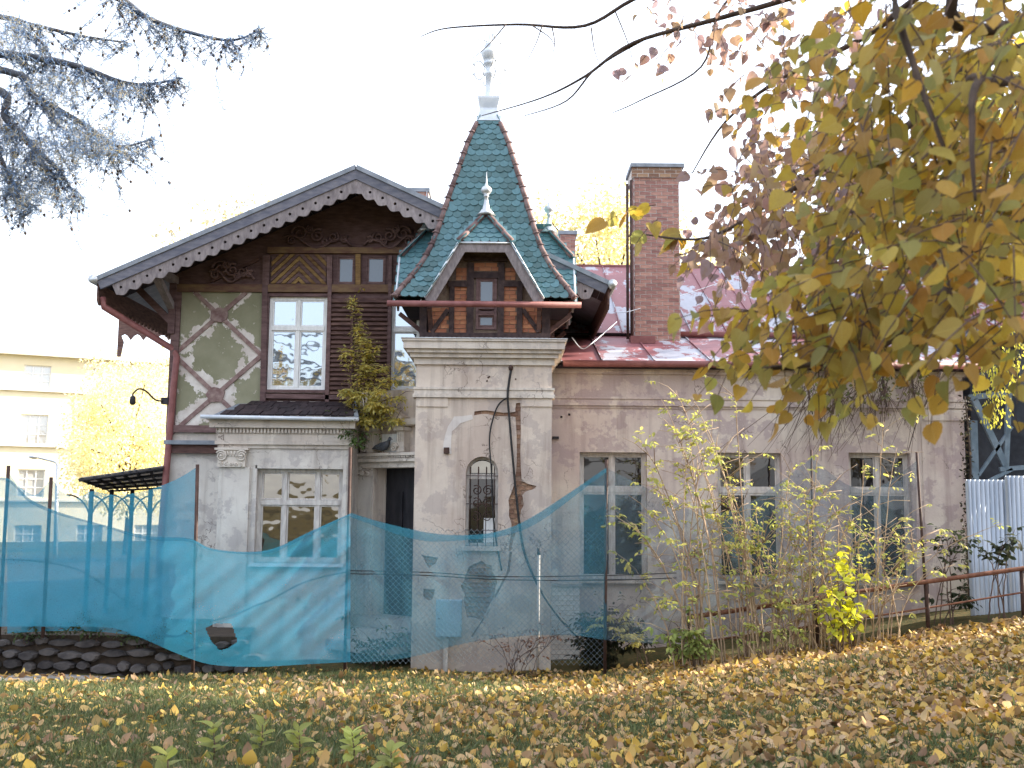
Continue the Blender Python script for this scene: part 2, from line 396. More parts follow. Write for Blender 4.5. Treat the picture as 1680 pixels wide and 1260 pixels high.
# ------------------------------------------------------------------ leaf scatter
def leaf_base(kind):
    """unit leaf: base at origin, tip at +y, returns verts, faces, uv"""
    if kind == 'broad':
        out = [(.0,.0),(.17,-.04),(.31,.03),(.36,.05),(.42,.17),(.47,.20),(.45,.33),(.46,.38),(.39,.50),(.39,.56),(.28,.68),(.25,.74),(.12,.87),(.0,1.0)]
    elif kind == 'oval':
        out = [(.0,.0),(.17,.10),(.29,.30),(.31,.50),(.24,.72),(.11,.90),(.0,1.0)]
    else:
        out = [(.0,.0),(.20,.35),(.17,.65),(.0,1.0)]
    rib = [(0, y) for (_, y) in out[1:-1]]
    vs = []; uv = []; fs = []
    def curl(x, y): return -.16 * y * y + .10 * abs(x) * 1.4 - .12 * (x * x) * 2
    n = len(out)
    for (x, y) in out: vs.append((x, y, curl(x, y)))
    for (x, y) in out[1:-1]: vs.append((-x, y, curl(x, y)))
    for (x, y) in rib: vs.append((0, max(y, .02), curl(0, y)))
    Rr = lambda i: i; L = lambda i: n + i - 1 if 0 < i < n - 1 else i
    C = lambda i: n + (n - 2) + i - 1 if 0 < i < n - 1 else i
    for i in range(n - 1):
        a, b = C(i), C(i + 1)
        f1 = [a, Rr(i), Rr(i+1), b] if a != Rr(i) else [a, Rr(i+1), b]
        if b == Rr(i + 1): f1 = [a, Rr(i), b]
        fs.append(f1)
        f2 = [a, b, L(i+1), L(i)] if a != L(i) else [a, b, L(i+1)]
        if b == L(i + 1): f2 = [a, b, L(i)]
        fs.append(f2)
    uv = [(x + .5, y) for (x, y, z) in vs]
    return np.array(vs, float), fs, np.array(uv, float)
LB = {k: leaf_base(k) for k in ('broad', 'oval', 'tiny')}
LB['quad'] = (np.array([(0,0,0),(.3,.45,.06),(0,1,-.05),(-.3,.45,.06)], float), [[0,1,2],[0,2,3]], np.array([(.5,0),(.8,.5),(.5,1),(.2,.5)], float))
LB['blade'] = (np.array([(-.5,0,0),(.5,0,0),(.15,.6,.05),(0,1,.25)], float), [[0,1,2],[0,2,3]], np.array([(0,0),(1,0),(.6,.6),(.5,1)], float))
def basis(d, nrm):
    d = d / np.linalg.norm(d, axis=1, keepdims=True)
    x = np.cross(d, nrm); x /= np.maximum(np.linalg.norm(x, axis=1, keepdims=True), 1e-6)
    z = np.cross(x, d); return np.stack([x, d, z], axis=2)
def scatter_mesh(name, kind, pos, d, nrm, size, cols, width=None):
    bv, bf, buv = LB[kind]; N = len(pos); nv = len(bv)
    pos = np.asarray(pos, float); size = np.asarray(size, float)
    B = basis(np.asarray(d, float), np.asarray(nrm, float))
    loc = np.repeat(bv[None], N, 0)
    if kind in ('broad', 'oval'):
        yy, xx = bv[:, 1][None], bv[:, 0][None]; k1 = NR.uniform(-.55, .2, (N, 1)); k2 = NR.uniform(-.35, .5, (N, 1)); k3 = NR.uniform(-.6, .6, (N, 1)); k4 = NR.uniform(-.18, .18, (N, 1))
        loc[:, :, 2] += k1*yy**2 + k2*np.abs(xx) + k3*xx*yy; loc[:, :, 0] = loc[:, :, 0]*NR.uniform(.72, 1.08, (N, 1)) + k4*yy**2
    if width is not None: loc = loc * np.stack([np.asarray(width), np.ones(N), np.ones(N)], 1)[:, None, :]
    V = np.einsum('nij,nkj->nki', B, loc * size[:, None, None]) + pos[:, None, :]
    me = bpy.data.meshes.new(name)
    lt = [len(f) for f in bf]; li = [i for f in bf for i in f]; nl = len(li)
    me.vertices.add(N * nv); me.vertices.foreach_set('co', V.reshape(-1))
    me.loops.add(N * nl); me.polygons.add(N * len(bf))
    me.loops.foreach_set('vertex_index', (np.array(li)[None] + (np.arange(N) * nv)[:, None]).reshape(-1).astype(np.int32))
    st = np.cumsum([0] + lt[:-1]); me.polygons.foreach_set('loop_start', (st[None] + (np.arange(N) * nl)[:, None]).reshape(-1).astype(np.int32))
    me.update(calc_edges=True)
    ul = me.uv_layers.new(name='UVMap'); ul.data.foreach_set('uv', np.tile(buv[li].reshape(-1), N))
    ca = me.color_attributes.new('Col', 'FLOAT_COLOR', 'POINT')
    cc = np.ones((N, nv, 4)); cc[:, :, :3] = np.asarray(cols)[:, None, :]; ca.data.foreach_set('color', cc.reshape(-1))
    me.polygons.foreach_set('use_smooth', np.ones(N * len(bf), bool))
    return me
def scatter(name, kind, pos, d, nrm, size, cols, mat, parent=None, objkind='stuff', width=None):
    me = scatter_mesh(name, kind, pos, d, nrm, size, cols, width); me.materials.append(M[mat])
    return link(name, me, parent, objkind)
def palette(cols, n, jit=.2):
    c = np.array(cols)[NR.randint(len(cols), size=n)]; b = np.array(cols)[NR.randint(len(cols), size=n)]
    t = NR.rand(n, 1) * .5; c = c * (1 - t) + b * t
    return np.clip(c * (1 + (NR.rand(n, 1) - .5) * 2 * jit), 0, 1)
def rdir(n): 
    v = NR.randn(n, 3); return v / np.linalg.norm(v, axis=1, keepdims=True)
_leafmesh = {}
def leaf_object(kind, mat, name, p, d, nrm, s, c, parent=None):
    key = (kind, mat, R.randint(0, 7))
    if key not in _leafmesh:
        bv, bf, buv = LB[kind]; bv = bv.copy(); bv[:, 2] += R.uniform(-.55, .2)*bv[:, 1]**2 + R.uniform(-.35, .5)*np.abs(bv[:, 0]) + R.uniform(-.6, .6)*bv[:, 0]*bv[:, 1]; bv[:, 0] = bv[:, 0]*R.uniform(.75, 1.05) + R.uniform(-.18, .18)*bv[:, 1]**2; me = bpy.data.meshes.new('leaf'); me.from_pydata([tuple(a) for a in bv], [], bf)
        ul = me.uv_layers.new(name='UVMap'); li = [i for f in bf for i in f]; ul.data.foreach_set('uv', buv[li].reshape(-1))
        me.polygons.foreach_set('use_smooth', [True] * len(bf)); me.materials.append(M[mat]); me.update(); _leafmesh[key] = me
    o = link(name, _leafmesh[key], parent)
    B = basis(np.array([d], float), np.array([nrm], float))[0]
    mw = Matrix([[B[i][j] * s for j in range(3)] + [p[i]] for i in range(3)] + [[0, 0, 0, 1]])
    if parent is not None and parent.type == 'EMPTY': mw = Matrix.Translation(-parent.location) @ mw; o.matrix_parent_inverse = Matrix()
    o.matrix_basis = mw; o.color = (*[float(k) for k in c], 1); return o
# ------------------------------------------------------------------ ground
def grid_lines(lo, hi, dlo, dhi, fine):
    a = [lo]; 
    c = lo
    while c < dlo: c += max(fine, (dlo - c) * .35); a.append(min(c, dlo))
    c = dlo
    while c < dhi: c += fine; a.append(c)
    while c < hi: c += max(fine, (c - dhi) * .5); a.append(min(c, hi))
    return a
def sheet(name, xs, ys, fz, mat):
    vs = [(x, y, fz(x, y)) for y in ys for x in xs]; nx = len(xs)
    fs = [(j*nx+i, j*nx+i+1, (j+1)*nx+i+1, (j+1)*nx+i) for j in range(len(ys)-1) for i in range(nx-1)]
    m = MB().add(vs, fs, True); o = m.build(name, mat); o['kind'] = 'structure'; return o
lawn = sheet('lawn', grid_lines(-600, 600, -14, 14, .35), grid_lines(-300, 900, 1, 20, .35), g, M['lawn'])
sheet('path', [-16 + i * .5 for i in range(22)], [13.9 + .25 * j for j in range(6)], lambda x, y: g(x, y) + .012, M['gravel'])
sheet('garden_ground', [-40 + i * 1.5 for i in range(24)] + [-4.2], [15.75 + .75 * j for j in range(30)], lambda x, y: -.52 + .03 * math.sin(x * 3) * math.sin(y * 2.2), M['earth'])
# ------------------------------------------------------------------ the villa
YT, YG, YB, YW, YBAY = 16.5, 18.2, 17.1, 18.2, 17.2       # planes: tower front, gable wall, bargeboard, wing wall, bay front
BASE = -1.7
X, Zv, Yv = Vector((1,0,0)), Vector((0,0,1)), Vector((0,1,0))
villa = thing('villa', 'dilapidated villa with timber gable, teal-tiled corner turret and long plastered wing', 'house', (0, 18.5, -1.0))
def hpoly(c, r, n=8): return [(c[0] + r * math.cos(2*math.pi*k/n), c[1] + r * math.sin(2*math.pi*k/n)) for k in range(n)]

def make_window(u0, v0, u1, v1, Y, wallY, cols, rows, fwid, mat, gl, sill=None, sillmat='zinc_pale', curtain=False, name='window'):
    """frame with mullions as the part; sashes, panes and sill as sub-parts. cols / rows: fractions of the bars"""
    x0, x1, z0, z1 = rect(u0, v0, u1, v1, wallY); f = fwid
    m = MB(); m.box(x0, x0+f, Y, Y+.09, z0, z1); m.box(x1-f, x1, Y, Y+.09, z0, z1); m.box(x0+f, x1-f, Y, Y+.09, z1-f, z1); m.box(x0+f, x1-f, Y, Y+.09, z0, z0+f)
    xs = [x0 + f] + [x0 + (x1-x0)*c for c in cols] + [x1 - f]; zs = [z0 + f] + [z0 + (z1-z0)*c for c in rows] + [z1 - f]
    hb = f * .55
    for xx in xs[1:-1]: m.box(xx-hb, xx+hb, Y-.008, Y+.07, z0+f, z1-f)
    for zz in zs[1:-1]: m.box(x0+f, x1-f, Y-.018, Y+.06, zz-hb*1.25, zz+hb*1.25)
    w_ = m.build(name, mat, villa)
    for i in range(len(xs)-1):
        for j in range(len(zs)-1):
            a, b = xs[i] + (hb if i else 0), xs[i+1] - (hb if i < len(xs)-2 else 0)
            c, d = zs[j] + (hb*1.25 if j else 0), zs[j+1] - (hb*1.25 if j < len(zs)-2 else 0)
            s = .028; q = MB()
            q.box(a+.003, a+s, Y+.012, Y+.05, c+.003, d-.003); q.box(b-s, b-.003, Y+.012, Y+.05, c+.003, d-.003); q.box(a+s, b-s, Y+.012, Y+.05, c+.003, c+s); q.box(a+s, b-s, Y+.012, Y+.05, d-s, d-.003)
            q.build('sash', mat, w_)
            MB().box(a+s-.004, b-s+.004, Y+.028, Y+.034, c+s-.004, d-s+.004).build('pane', gl, w_)
    if sill:
        MB().box(x0-.06, x1+.06, wallY-sill, Y+.02, z0-.055, z0+.0).build('window_sill', M[sillmat], w_)
    return w_, (x0, x1, z0, z1)
def hole(r, pad=0.0): x0, x1, z0, z1 = r; return [(x0-pad, z0-pad), (x1+pad, z0-pad), (x1+pad, z1+pad), (x0-pad, z1+pad)]
def bricks_in(poly, y_front, mat, parent, bw=.25, bh=.075, gap=.011, dep=.05, name='brick', off=0.0, fit=False, jit=.003):
    """individual bricks whose centre lies in polygon (x, z); shared mesh"""
    xs = [p[0] for p in poly]; zs = [p[1] for p in poly]
    me = None; n = 0
    def inside(x, z):
        c = False; k = len(poly)
        for i in range(k):
            (a, b), (d, e) = poly[i], poly[(i+1) % k]
            if (b > z) != (e > z) and x < (d - a) * (z - b) / (e - b) + a: c = not c
        return c
    z = min(zs) + bh / 2 + off; row = 0
    meshes = {}
    while z < max(zs):
        x = min(xs) + (0 if row % 2 else -bw / 2)
        while x < max(xs) + bw:
            a, b = x + gap/2, x + bw - gap/2
            if fit: a, b = max(a, min(xs)+.004), min(b, max(xs)-.004)
            if b - a > .05 and inside((a+b)/2, z):
                key = round(b - a, 2)
                if key not in meshes:
                    h = MB().box(-key/2, key/2, 0, dep, -bh/2+gap/2, bh/2-gap/2); o = h.build(name, mat, parent); meshes[key] = o.data
                else: o = link(name, meshes[key], parent)
                o.location = ((a+b)/2, y_front + R.uniform(-jit, jit), z + R.uniform(-.002, .002)); n += 1
                if parent.type == 'EMPTY': o.matrix_parent_inverse = Matrix.Translation(-parent.location)
            x += bw
        z += bh; row += 1
    return n

# ---- main gable: lower plaster wall and upper timber wall
A = P(585, 275, YB); E = P(160, 458, YB)                   # apex and left eave tip of the bargeboard's top edge
sl = (E - A); SL = sl.length; sld = sl.normalized()
half = A.x - E.x; drop = A.z - E.z
xl = P(283, 560, YG).x; xr = 2 * A.x - xl
def roof_z(x): return A.z - abs(x - A.x) * drop / half
g1 = rect(440, 487, 536, 640, YG); g2 = rect(640, 490, 736, 641, YG)
zmid = P(300, 722, YG).z
MB().wall([(xl, BASE), (xr, BASE), (xr, zmid), (xl, zmid)], [], YG+.02, YG+.3).build('plaster_wall', M['plaster_bay'], villa)
MB().wall([(xl, zmid), (xr, zmid), (xr, roof_z(xr)-.1), (A.x, A.z-.1), (xl, roof_z(xl)-.1)], [hole(g1), hole(g2)], YG, YG+.25).build('timber_wall', M['wood_brown'], villa)
MB().box(xl, xl+.3, YG+.3, YG+7, BASE, roof_z(xl)-.1).build('side_wall', M['plaster_bay'], villa)
MB().box(xr-.3, xr, YG+.3, YG+7, BASE, roof_z(xr)-.1).build('side_wall', M['plaster_wing'], villa)
MB().wall([(xl, BASE), (xr, BASE), (xr, roof_z(xr)-.1), (A.x, A.z-.1), (xl, roof_z(xl)-.1)], [], YG+7, YG+7.25).build('rear_wall', M['plaster_wing'], villa)
make_window(440, 487, 536, 640, YG+.02, YG, [.5], [.66], .055, M['white_paint'], M['glass_sky'], .03, 'white_paint')
make_window(640, 490, 736, 641, YG+.02, YG, [.5], [.66], .055, M['white_paint'], M['glass_sky'], .03, 'white_paint')
# white outer casing round the gable windows
for r_ in (g1, g2):
    x0, x1, z0, z1 = r_; m = MB(); c = .05
    m.box(x0-c, x0+.002, YG-.05, YG+.03, z0-c, z1+c); m.box(x1-.002, x1+c, YG-.05, YG+.03, z0-c, z1+c); m.box(x0, x1, YG-.05, YG+.03, z1-.002, z1+c); m.box(x0, x1, YG-.055, YG+.03, z0-c, z0+.002)
    m.build('window_casing', M['wood_brown'], villa)
def beam_px(a, b, wd, mat='wood_brown', Y=None, dep=.07, name='beam'):
    Y = YG if Y is None else Y
    return MB().beam(P(*a, Y-.02), P(*b, Y-.02), wd, dep).build(name, M[mat], villa)
beam_px((284, 473), (700, 474), .14, 'wood_worn', dep=.10); beam_px((440, 411), (700, 412), .11, 'wood_worn', dep=.10)
beam_px((292, 480), (280, 712), .15, 'wood_brown', dep=.11)
beam_px((437, 420), (432, 668), .10, 'wood_brown', dep=.12); beam_px((543, 420), (537, 665), .07, dep=.12)
beam_px((441, 420), (439, 468), .07, dep=.13); beam_px((588, 418), (588, 468), .09, 'wood_ochre', dep=.12); beam_px((641, 420), (638, 640), .06, dep=.12)
beam_px((540, 420), (540, 468), .06, dep=.13)
beam_px((436, 650), (690, 655), .08, dep=.12)
# herringbone boarding
hx0, hx1, hz0, hz1 = rect(446, 418, 536, 466, YG); hm = (hx0 + hx1) / 2
for sgn in (-1, 1):
    xa, xb = (hx0, hm) if sgn < 0 else (hm, hx1)
    for k in range(-1, 9):
        o_ = k * .095; pts = []
        # board at 45 degrees clipped to the half panel
        zt_a, zt_b = hz0 + o_ - .35 + (0 if sgn < 0 else (xb - xa)), hz0 + o_ - .35 + ((xb - xa) if sgn < 0 else 0)
        poly = [(xa, zt_a), (xb, zt_b), (xb, zt_b + .08), (xa, zt_a + .08)]
        cl = []
        for zz0, keep in ((hz0, 1), (hz1, -1)):
            src = poly if not cl else cl; cl = []
            for i in range(len(src)):
                p, q = src[i], src[(i+1) % len(src)]; ip, iq = (p[1]-zz0)*keep >= 0, (q[1]-zz0)*keep >= 0
                if ip: cl.append(p)
                if ip != iq: t_ = (zz0 - p[1]) / (q[1] - p[1]); cl.append((p[0] + (q[0]-p[0])*t_, zz0))
            if len(cl) < 3: break
        if len(cl) >= 3: MB().wall(cl, [], YG-.035 - .002*(k % 2), YG+.01).build('board', M['wood_ochre' if k % 2 else 'wood_brown'], villa)
for (a, b) in ((553, 583), (601, 633)):
    w_, _ = make_window(a, 421, b, 467, YG-.03, YG, [], [], .022, M['wood_brown'], M['glass_blue'], name='attic_window')
# louvred slats between the two windows
for (a, b) in ((541, 577), (580, 636)):
    x0, x1, z0, z1 = rect(a, 490, b, 648, YG); k = 0; z = z0
    while z < z1 - .02:
        MB().obox(((x0+x1)/2, YG-.035, z+.05), X, Vector((0, .6, .8)).normalized(), Vector((0, -.8, .6)).normalized(), (x1-x0)/2 - .006, .058, .009).build('slat', M['wood_dark'], villa); z += .083
beam_px((579, 485), (576, 650), .05, 'wood_dark', dep=.13)
# olive lattice field
fx0, fx1, fz0, fz1 = rect(290, 480, 434, 712, YG)
nd1 = P(364, 518, YG); nd2 = P(352, 648, YG); xc_ = (nd1.x + nd2.x) / 2; per = nd1.z - nd2.z; hwf = (fx1 - fx0) / 2
olive = lattice_panel(xc_, hwf, nd1.z, per)
MB().wall([(fx0, fz0), (fx1, fz0), (fx1, fz1), (fx0, fz1)], [], YG-.022, YG+.01).build('infill_panel', olive, villa)
for nz in (nd1.z, nd2.z):
    for sx in (-1, 1):
        for sz in (-1, 1):
            e = Vector((xc_ + sx * hwf, YG-.03, nz + sz * per / 2)); c0 = Vector((xc_, YG-.03, nz))
            if e.z > fz1: t_ = (fz1 - nz) / (e.z - nz); e = c0.lerp(e, t_)
            if e.z < fz0: t_ = (fz0 - nz) / (e.z - nz); e = c0.lerp(e, t_)
            MB().beam(c0, e, .075, .03 + .004 * (sx + 1) + .002 * sz).build('lattice_brace', M['wood_faded'], villa)
    blob = [(xc_ + .17*math.cos(t)*R.uniform(.8,1.15), nz + .15*math.sin(t)*R.uniform(.8,1.15)) for t in [k*math.pi/7 for k in range(14)]]
    MB().wall(blob, [], YG-.058, YG-.02).build('rosette', M['wood_faded'], villa)
# mouldings at the foot of the timber storey
for (v0, v1, pr, mt) in ((698, 710, .09, 'wood_brown'), (710, 723, .02, 'plaster_trim'), (723, 730, .16, 'slate_blue'), (730, 744, .08, 'wood_dark')):
    x0, x1, z0, z1 = rect(274, v0, 362, v1, YG); MB().box(xl-.02, x1+.4, YG-pr, YG+.03, z0+.002, z1-.002).build('string_course', M[mt], villa)
# panel fragments under the window
MB().pbox(440, 659, 690, 700, YG-.015, YG).build('apron_panel', M['plaster_bay'], villa)

# ---- gable roof
tanr = drop / half
def slope_plane(side): # returns direction down the slope and normal
    d = Vector((side * half, 0, -drop)).normalized(); n = Vector((side * drop, 0, half)).normalized(); return d, n
for side in (-1, 1):
    d, n = slope_plane(side); L = SL
    q = MB(); c = Vector((A.x, 0, A.z)) - n * .06
    vs = []
    for (s_, y_) in ((0, YB-.02), (L, YB-.02), (L, YG+8.2), (0, YG+8.2)):
        p = c + d * s_; vs.append(Vector((p.x, y_, p.z)))
    q.add(vs + [p + n * .05 for p in vs], [(0,1,2,3),(7,6,5,4),(0,4,5,1),(1,5,6,2),(2,6,7,3),(3,7,4,0)])
    rf = q.build('gable_roof', M['slate_blue'], villa)
    # boarded soffit planks
    k = 0; s_ = .05
    while s_ < L - .05:
        p = c + d * (s_ + .085) - n * .016
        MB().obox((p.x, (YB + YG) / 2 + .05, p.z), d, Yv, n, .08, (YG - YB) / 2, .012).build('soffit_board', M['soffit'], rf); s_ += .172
    # verge: upper board (weathered) and fretted lower board with drilled holes
    m = MB(); m.slab(Vector((A.x, YB-.06, A.z)), d, -n if True else n, Yv, [(0, 0), (L, 0), (L, .20), (.20*tanr, .20)], [], .06).build('verge_board', M['verge'], villa)
    n_sc = 19; pit = (L - .25) / n_sc; outer = [(0, .19), (L-.2, .19)]; low = []
    for k in range(n_sc):
        a0 = .05 + k * pit
        for j in range(7):
            t_ = j / 6; low.append((a0 + pit * t_, .37 + .075 * abs(math.sin(math.pi * t_)) + (.015 if j in (0, 6) else 0)))
    outer = [(.19*tanr, .19)] + [(.42*tanr, .42)] + [q for q in low if q[0] > q[1]*tanr + .02] + [(L-.2, .40), (L-.2, .19)]
    holes = [hpoly((.05 + (k + .5) * pit, .30), .026, 8) for k in range(1, n_sc)]
    MB().slab(Vector((A.x, YB-.035, A.z)), d, -n, Yv, outer, holes, .035).build('bargeboard', M['wood_grey'], villa)
    MB().slab(Vector((A.x, YB-.085, A.z)) + n*.03, d, -n, Yv, [(0, 0), (L+.02, 0), (L+.02, .075), (.075*tanr, .075)], [], .10).build('verge_flashing', M['slate_blue'], villa)
    # eave end: boxed gutter and fretted eave board running back
    ex = A.x + side * half; ez = A.z - drop
    pts = [Vector((ex + side*.04, YB-.12, ez - .02)), Vector((ex + side*.04, YG+8, ez - .02))]
    MB().tube(pts, .075, 10).build('gutter', M['zinc'], villa)
    oz = []; y_ = 0; Ly = YG + 8 - YB
    while y_ < Ly - .2:
        for j in range(5): oz.append((y_ + .2 * j / 4, -.30 - .09 * math.sin(math.pi * j / 4)))
        y_ += .2
    MB().slab(Vector((ex, YB, ez - .05)), Yv, Zv, X * -side, [(0, 0)] + oz + [(y_, 0)], [], .03).build('eave_board', M['wood_dark'], villa)
    # bracket from wall to eave
    bx = xl if side < 0 else xr
    for yy in (YG - .05, YG + 3):
        m = MB(); m.beam((bx + side*.0, yy, roof_z(bx) - 1.0), (bx + side*.62, yy, roof_z(bx + side*.62) - .12), .11, .12); m.beam((bx, yy - .02, roof_z(bx) - .12), (bx, yy-.02, roof_z(bx) - 1.2), .12, .10)
        m.build('bracket', M['wood_brown'], villa)
    m = MB(); m.beam((bx + side*.02, YB + .04, roof_z(bx) - .28), (bx + side*.02, YG, roof_z(bx)-.75), .11, .12, X); m.beam((bx, YB+.02, roof_z(bx)-.22), (bx, YG, roof_z(bx)-.22), .13, .13, X)
    m.build('bracket', M['wood_grey'], villa)
# scroll fretwork in the gable
def spiral(c, r, turns, sgn, Y, a0=0):
    return [Vector((c[0] + sgn * r * (1 - .85*t) * math.cos(a0 + turns*2*math.pi*t), Y, c[1] + r * (1 - .85*t) * math.sin(a0 + turns*2*math.pi*t))) for t in [k/22 for k in range(23)]]
for (uc, vc, w_, h_, sgn) in ((382, 444, .75, .33, -1), (522, 387, 1.15, .38, -1), (640, 387, .85, .38, 1)):
    p = P(uc, vc, YG); m = MB()
    for (fx, fz, r_, s_, a_) in ((.28, .1, .15, 1, 0), (.0, -.02, .13, -1, 1), (-.25, -.1, .10, 1, 2.2), (-.42, -.22, .07, -1, .6), (.12, .28, .08, -1, 2), (-.12, -.3, .07, 1, 3), (.40, -.25, .09, -1, 1)):
        m.tube(spiral((p.x - sgn * fx * w_ * -1, p.z + fz * h_), r_, 1.6, s_ * sgn, YG-.06, a_), [.026 - .012*k/22 for k in range(23)], 5)
    base = [Vector((p.x + sgn * -1 * (t - .5) * -w_ * 1.1, YG-.06, p.z - h_*.5 + .10*math.sin(t*9) + (t)*h_*.25)) for t in [k/16 for k in range(17)]]
    m.tube(base, .024, 5)
    m.build('scroll_fretwork', M['wood_brown'], villa)
beam_px((345, 462), (425, 425), .06, 'wood_dark', dep=.06)
# rear eave fragment and left downpipe
p0 = P(195, 520, 24); m = MB(); oz = []; y_ = 0
while y_ < 1.5:
    for j in range(5): oz.append((y_ + .3*j/4, -.55 + .14*math.sin(math.pi*j/4)))
    y_ += .3
m.slab(Vector((p0.x, 24, p0.z)), X, Zv, Yv, [(0, 0), (0, -.95), (.08, -.95), (.14, -.6)] + oz[1:] + [(y_, 0)], [hpoly((.5, -.30), .05), hpoly((1.1, -.30), .05)], .04)
m.box(p0.x, xl, 24.05, 26, p0.z-.02, p0.z+.06); m.build('rear_eave', M['wood_dark'], villa)
dp = [P(168, 488, YB+.1), P(170, 503, YB+.1), P(284, 573, YG-.02), P(290, 585, YG-.1), P(284, 640, YG-.1), P(262, 905, YG-.1), P(258, 1060, YG-.1)]
MB().tube(dp, .058, 10).build('downpipe', M['rust_red'], villa)
# rear chimneys
for (u0, v0, u1, v1, Y) in ((668, 308, 704, 372, 24.2), (917, 378, 946, 470, 25.0)):
    ch = MB().pbox(u0+2, v0+6, u1-2, v1+60, Y, Y+.5).build('rear_chimney', M['mortar'], villa)
    MB().pbox(u0-1, v0, u1+1, v0+6, Y-.05, Y+.55).build('chimney_cap', M['slate_blue'], ch)
    x0, x1, z0, z1 = rect(u0+2, v0+7, u1-2, v1+20, Y); bricks_in([(x0,z0),(x1,z0),(x1,z1),(x0,z1)], Y-.012, M['brick'], ch, fit=True)

# ---- bay with pent roof
b0, b1 = P(358, 800, YBAY).x, P(576, 800, YBAY).x
zc0 = P(460, 690, YBAY).z; wr = rect(419, 769, 561, 924, YBAY)
MB().wall([(b0, BASE), (b1, BASE), (b1, zc0), (b0, zc0)], [hole(wr)], YBAY, YBAY+.25).build('bay_wall', M['plaster_bay'], villa)
MB().box(b0, b0+.25, YBAY+.25, YG+.02, BASE, zc0).build('bay_side', M['plaster_bay'], villa); MB().box(b1-.25, b1, YBAY+.25, YG+.02, BASE, zc0).build('bay_side', M['plaster_bay'], villa)
make_window(419, 769, 561, 924, YBAY+.13, YBAY, [.315, .70], [.64], .06, M['grey_paint'], M['glass_bay'], .10)
# architrave recess lines round the window
def frame_px(u0, v0, u1, v1, wpx, Y, pr, mat, name):
    m = MB(); m.pbox(u0-wpx, v0-wpx, u0, v1, Y-pr, Y); m.pbox(u1, v0-wpx, u1+wpx, v1, Y-pr, Y); m.pbox(u0, v0-wpx, u1, v0, Y-pr, Y); return m.build(name, M[mat], villa)
frame_px(419, 769, 561, 926, 6, YBAY, .012, 'plaster_bay', 'architrave')
for (v0, v1, pr) in ((683, 691, .20), (691, 703, .15), (703, 712, .06), (712, 724, .05), (724, 730, .07), (730, 736, .03)):
    x0, x1, z0, z1 = rect(358, v0, 576, v1, YBAY); MB().box(b0-pr, b1+pr*.4, YBAY-pr, YBAY+.02, z0+.001, z1-.001).build('cornice', M['plaster_trim'], villa)
m = MB(); x0, x1, z0, z1 = rect(358, 704, 576, 711, YBAY); xx = b0
while xx < b1: m.box(xx, xx+.032, YBAY-.095, YBAY-.055, z0, z1); xx += .058
m.build('dentil_row', M['plaster_trim'], villa, 'stuff')
# pilaster and ionic capital
def capital(u0, u1, v0, v1, Y, ax=X, O=None):
    x0, x1, z0, z1 = rect(u0, v0, u1, v1, Y); xm = (x0+x1)/2; h = z1-z0; m = MB(); r_ = h*.30
    m.box(x0+.03, x1-.03, Y-.07, Y+.01, z0, z1-.02); m.box(x0-.02, x1+.02, Y-.10, Y+.01, z1-.035, z1)
    for s_ in (-1, 1):
        cx_ = x0 + r_ if s_ < 0 else x1 - r_
        m.tube(spiral((cx_, z1 - .04 - r_), r_, 2.2, s_, Y-.085, .5), [.02 - .007*k/22 for k in range(23)], 5)
        m.lathe((cx_, Y-.085, z1 - .04 - r_), [(.001, -.02), (.03, -.015), (.034, 0), (.03, .015), (.001, .02)], 8)
    for k in range(5):
        t = (k+.5)/5; m.tube(spiral((lerp(x0+.05, x1-.05, t), z0 + h*.16), h*.10, 1.2, 1 if k % 2 else -1, Y-.075, k), .012, 4)
        m.tube([Vector((lerp(x0+.1, x1-.1, t), Y-.08, z1-.05)), Vector((lerp(x0+.14, x1-.14, t), Y-.08, z1-h*.45))], .014, 5)
    return m
pil = MB().pbox(360, 766, 404, 1075, YBAY-.045, YBAY).build('pilaster', M['plaster_bay'], villa)
capital(356, 407, 735, 766, YBAY-.03).build('capital', M['plaster_trim'], pil)
# pent roof
za, zb = P(460, 684, YBAY-.2).z, P(460, 662, YG-.03).z
pr_dir = Vector((0, YG-.03-(YBAY-.22), zb-za)); pl = pr_dir.length; prd = pr_dir.normalized(); prn = prd.cross(X) * -1
if prn.z < 0: prn = -prn
r0x, r1x = b0 + .02, b1 + .12
MB().add([(b0-.12, YBAY-.24, za), (r1x, YBAY-.24, za), (r1x-.25, YG, zb), (r0x, YG, zb), (b0-.12, YBAY-.24, za-.03), (r1x, YBAY-.24, za-.03), (r1x-.25, YG, za-.03), (r0x, YG, za-.03)],
         [(0,1,2,3),(7,6,5,4),(0,4,5,1),(1,5,6,2),(2,6,7,3),(3,7,4,0)]).build('pent_roof', M['slate_blue'], villa)
pent = villa.children[-1]
for row in range(4):
    s_ = .05 + row * (pl - .1) / 4; n_t = 17
    for k in range(n_t):
        t = (k + .5) / n_t; x_ = lerp(r0x + .06 + .05*row, r1x - .03 - .055*row, t) + (.04 if row % 2 else -.04)
        p = Vector((x_, YBAY-.24, za)) + prd * (s_ + pl/8) + prn * .026
        o = MB().obox((0,0,0), X, prd, (prn + prd * -.10).normalized(), .058, pl/8 + .03, .012).build('roof_tile', M['tile_dark'], pent) if not (row or k) else link('roof_tile', villa_tile, pent)
        if not (row or k): villa_tile = o.data
        o.location = p + Vector((R.uniform(-.01, .01), 0, R.uniform(-.006, .006)))
MB().tube([Vector((b0-.26, YBAY-.27, za-.01)), Vector((r1x+.02, YBAY-.27, za-.035))], .035, 8).build('gutter', M['zinc_pale'], villa)
MB().beam((r1x-.02, YBAY-.27, za+.0), (r1x-.27, YG, zb+.05), .07, .05, Zv).build('verge_flashing', M['slate_blue'], villa)
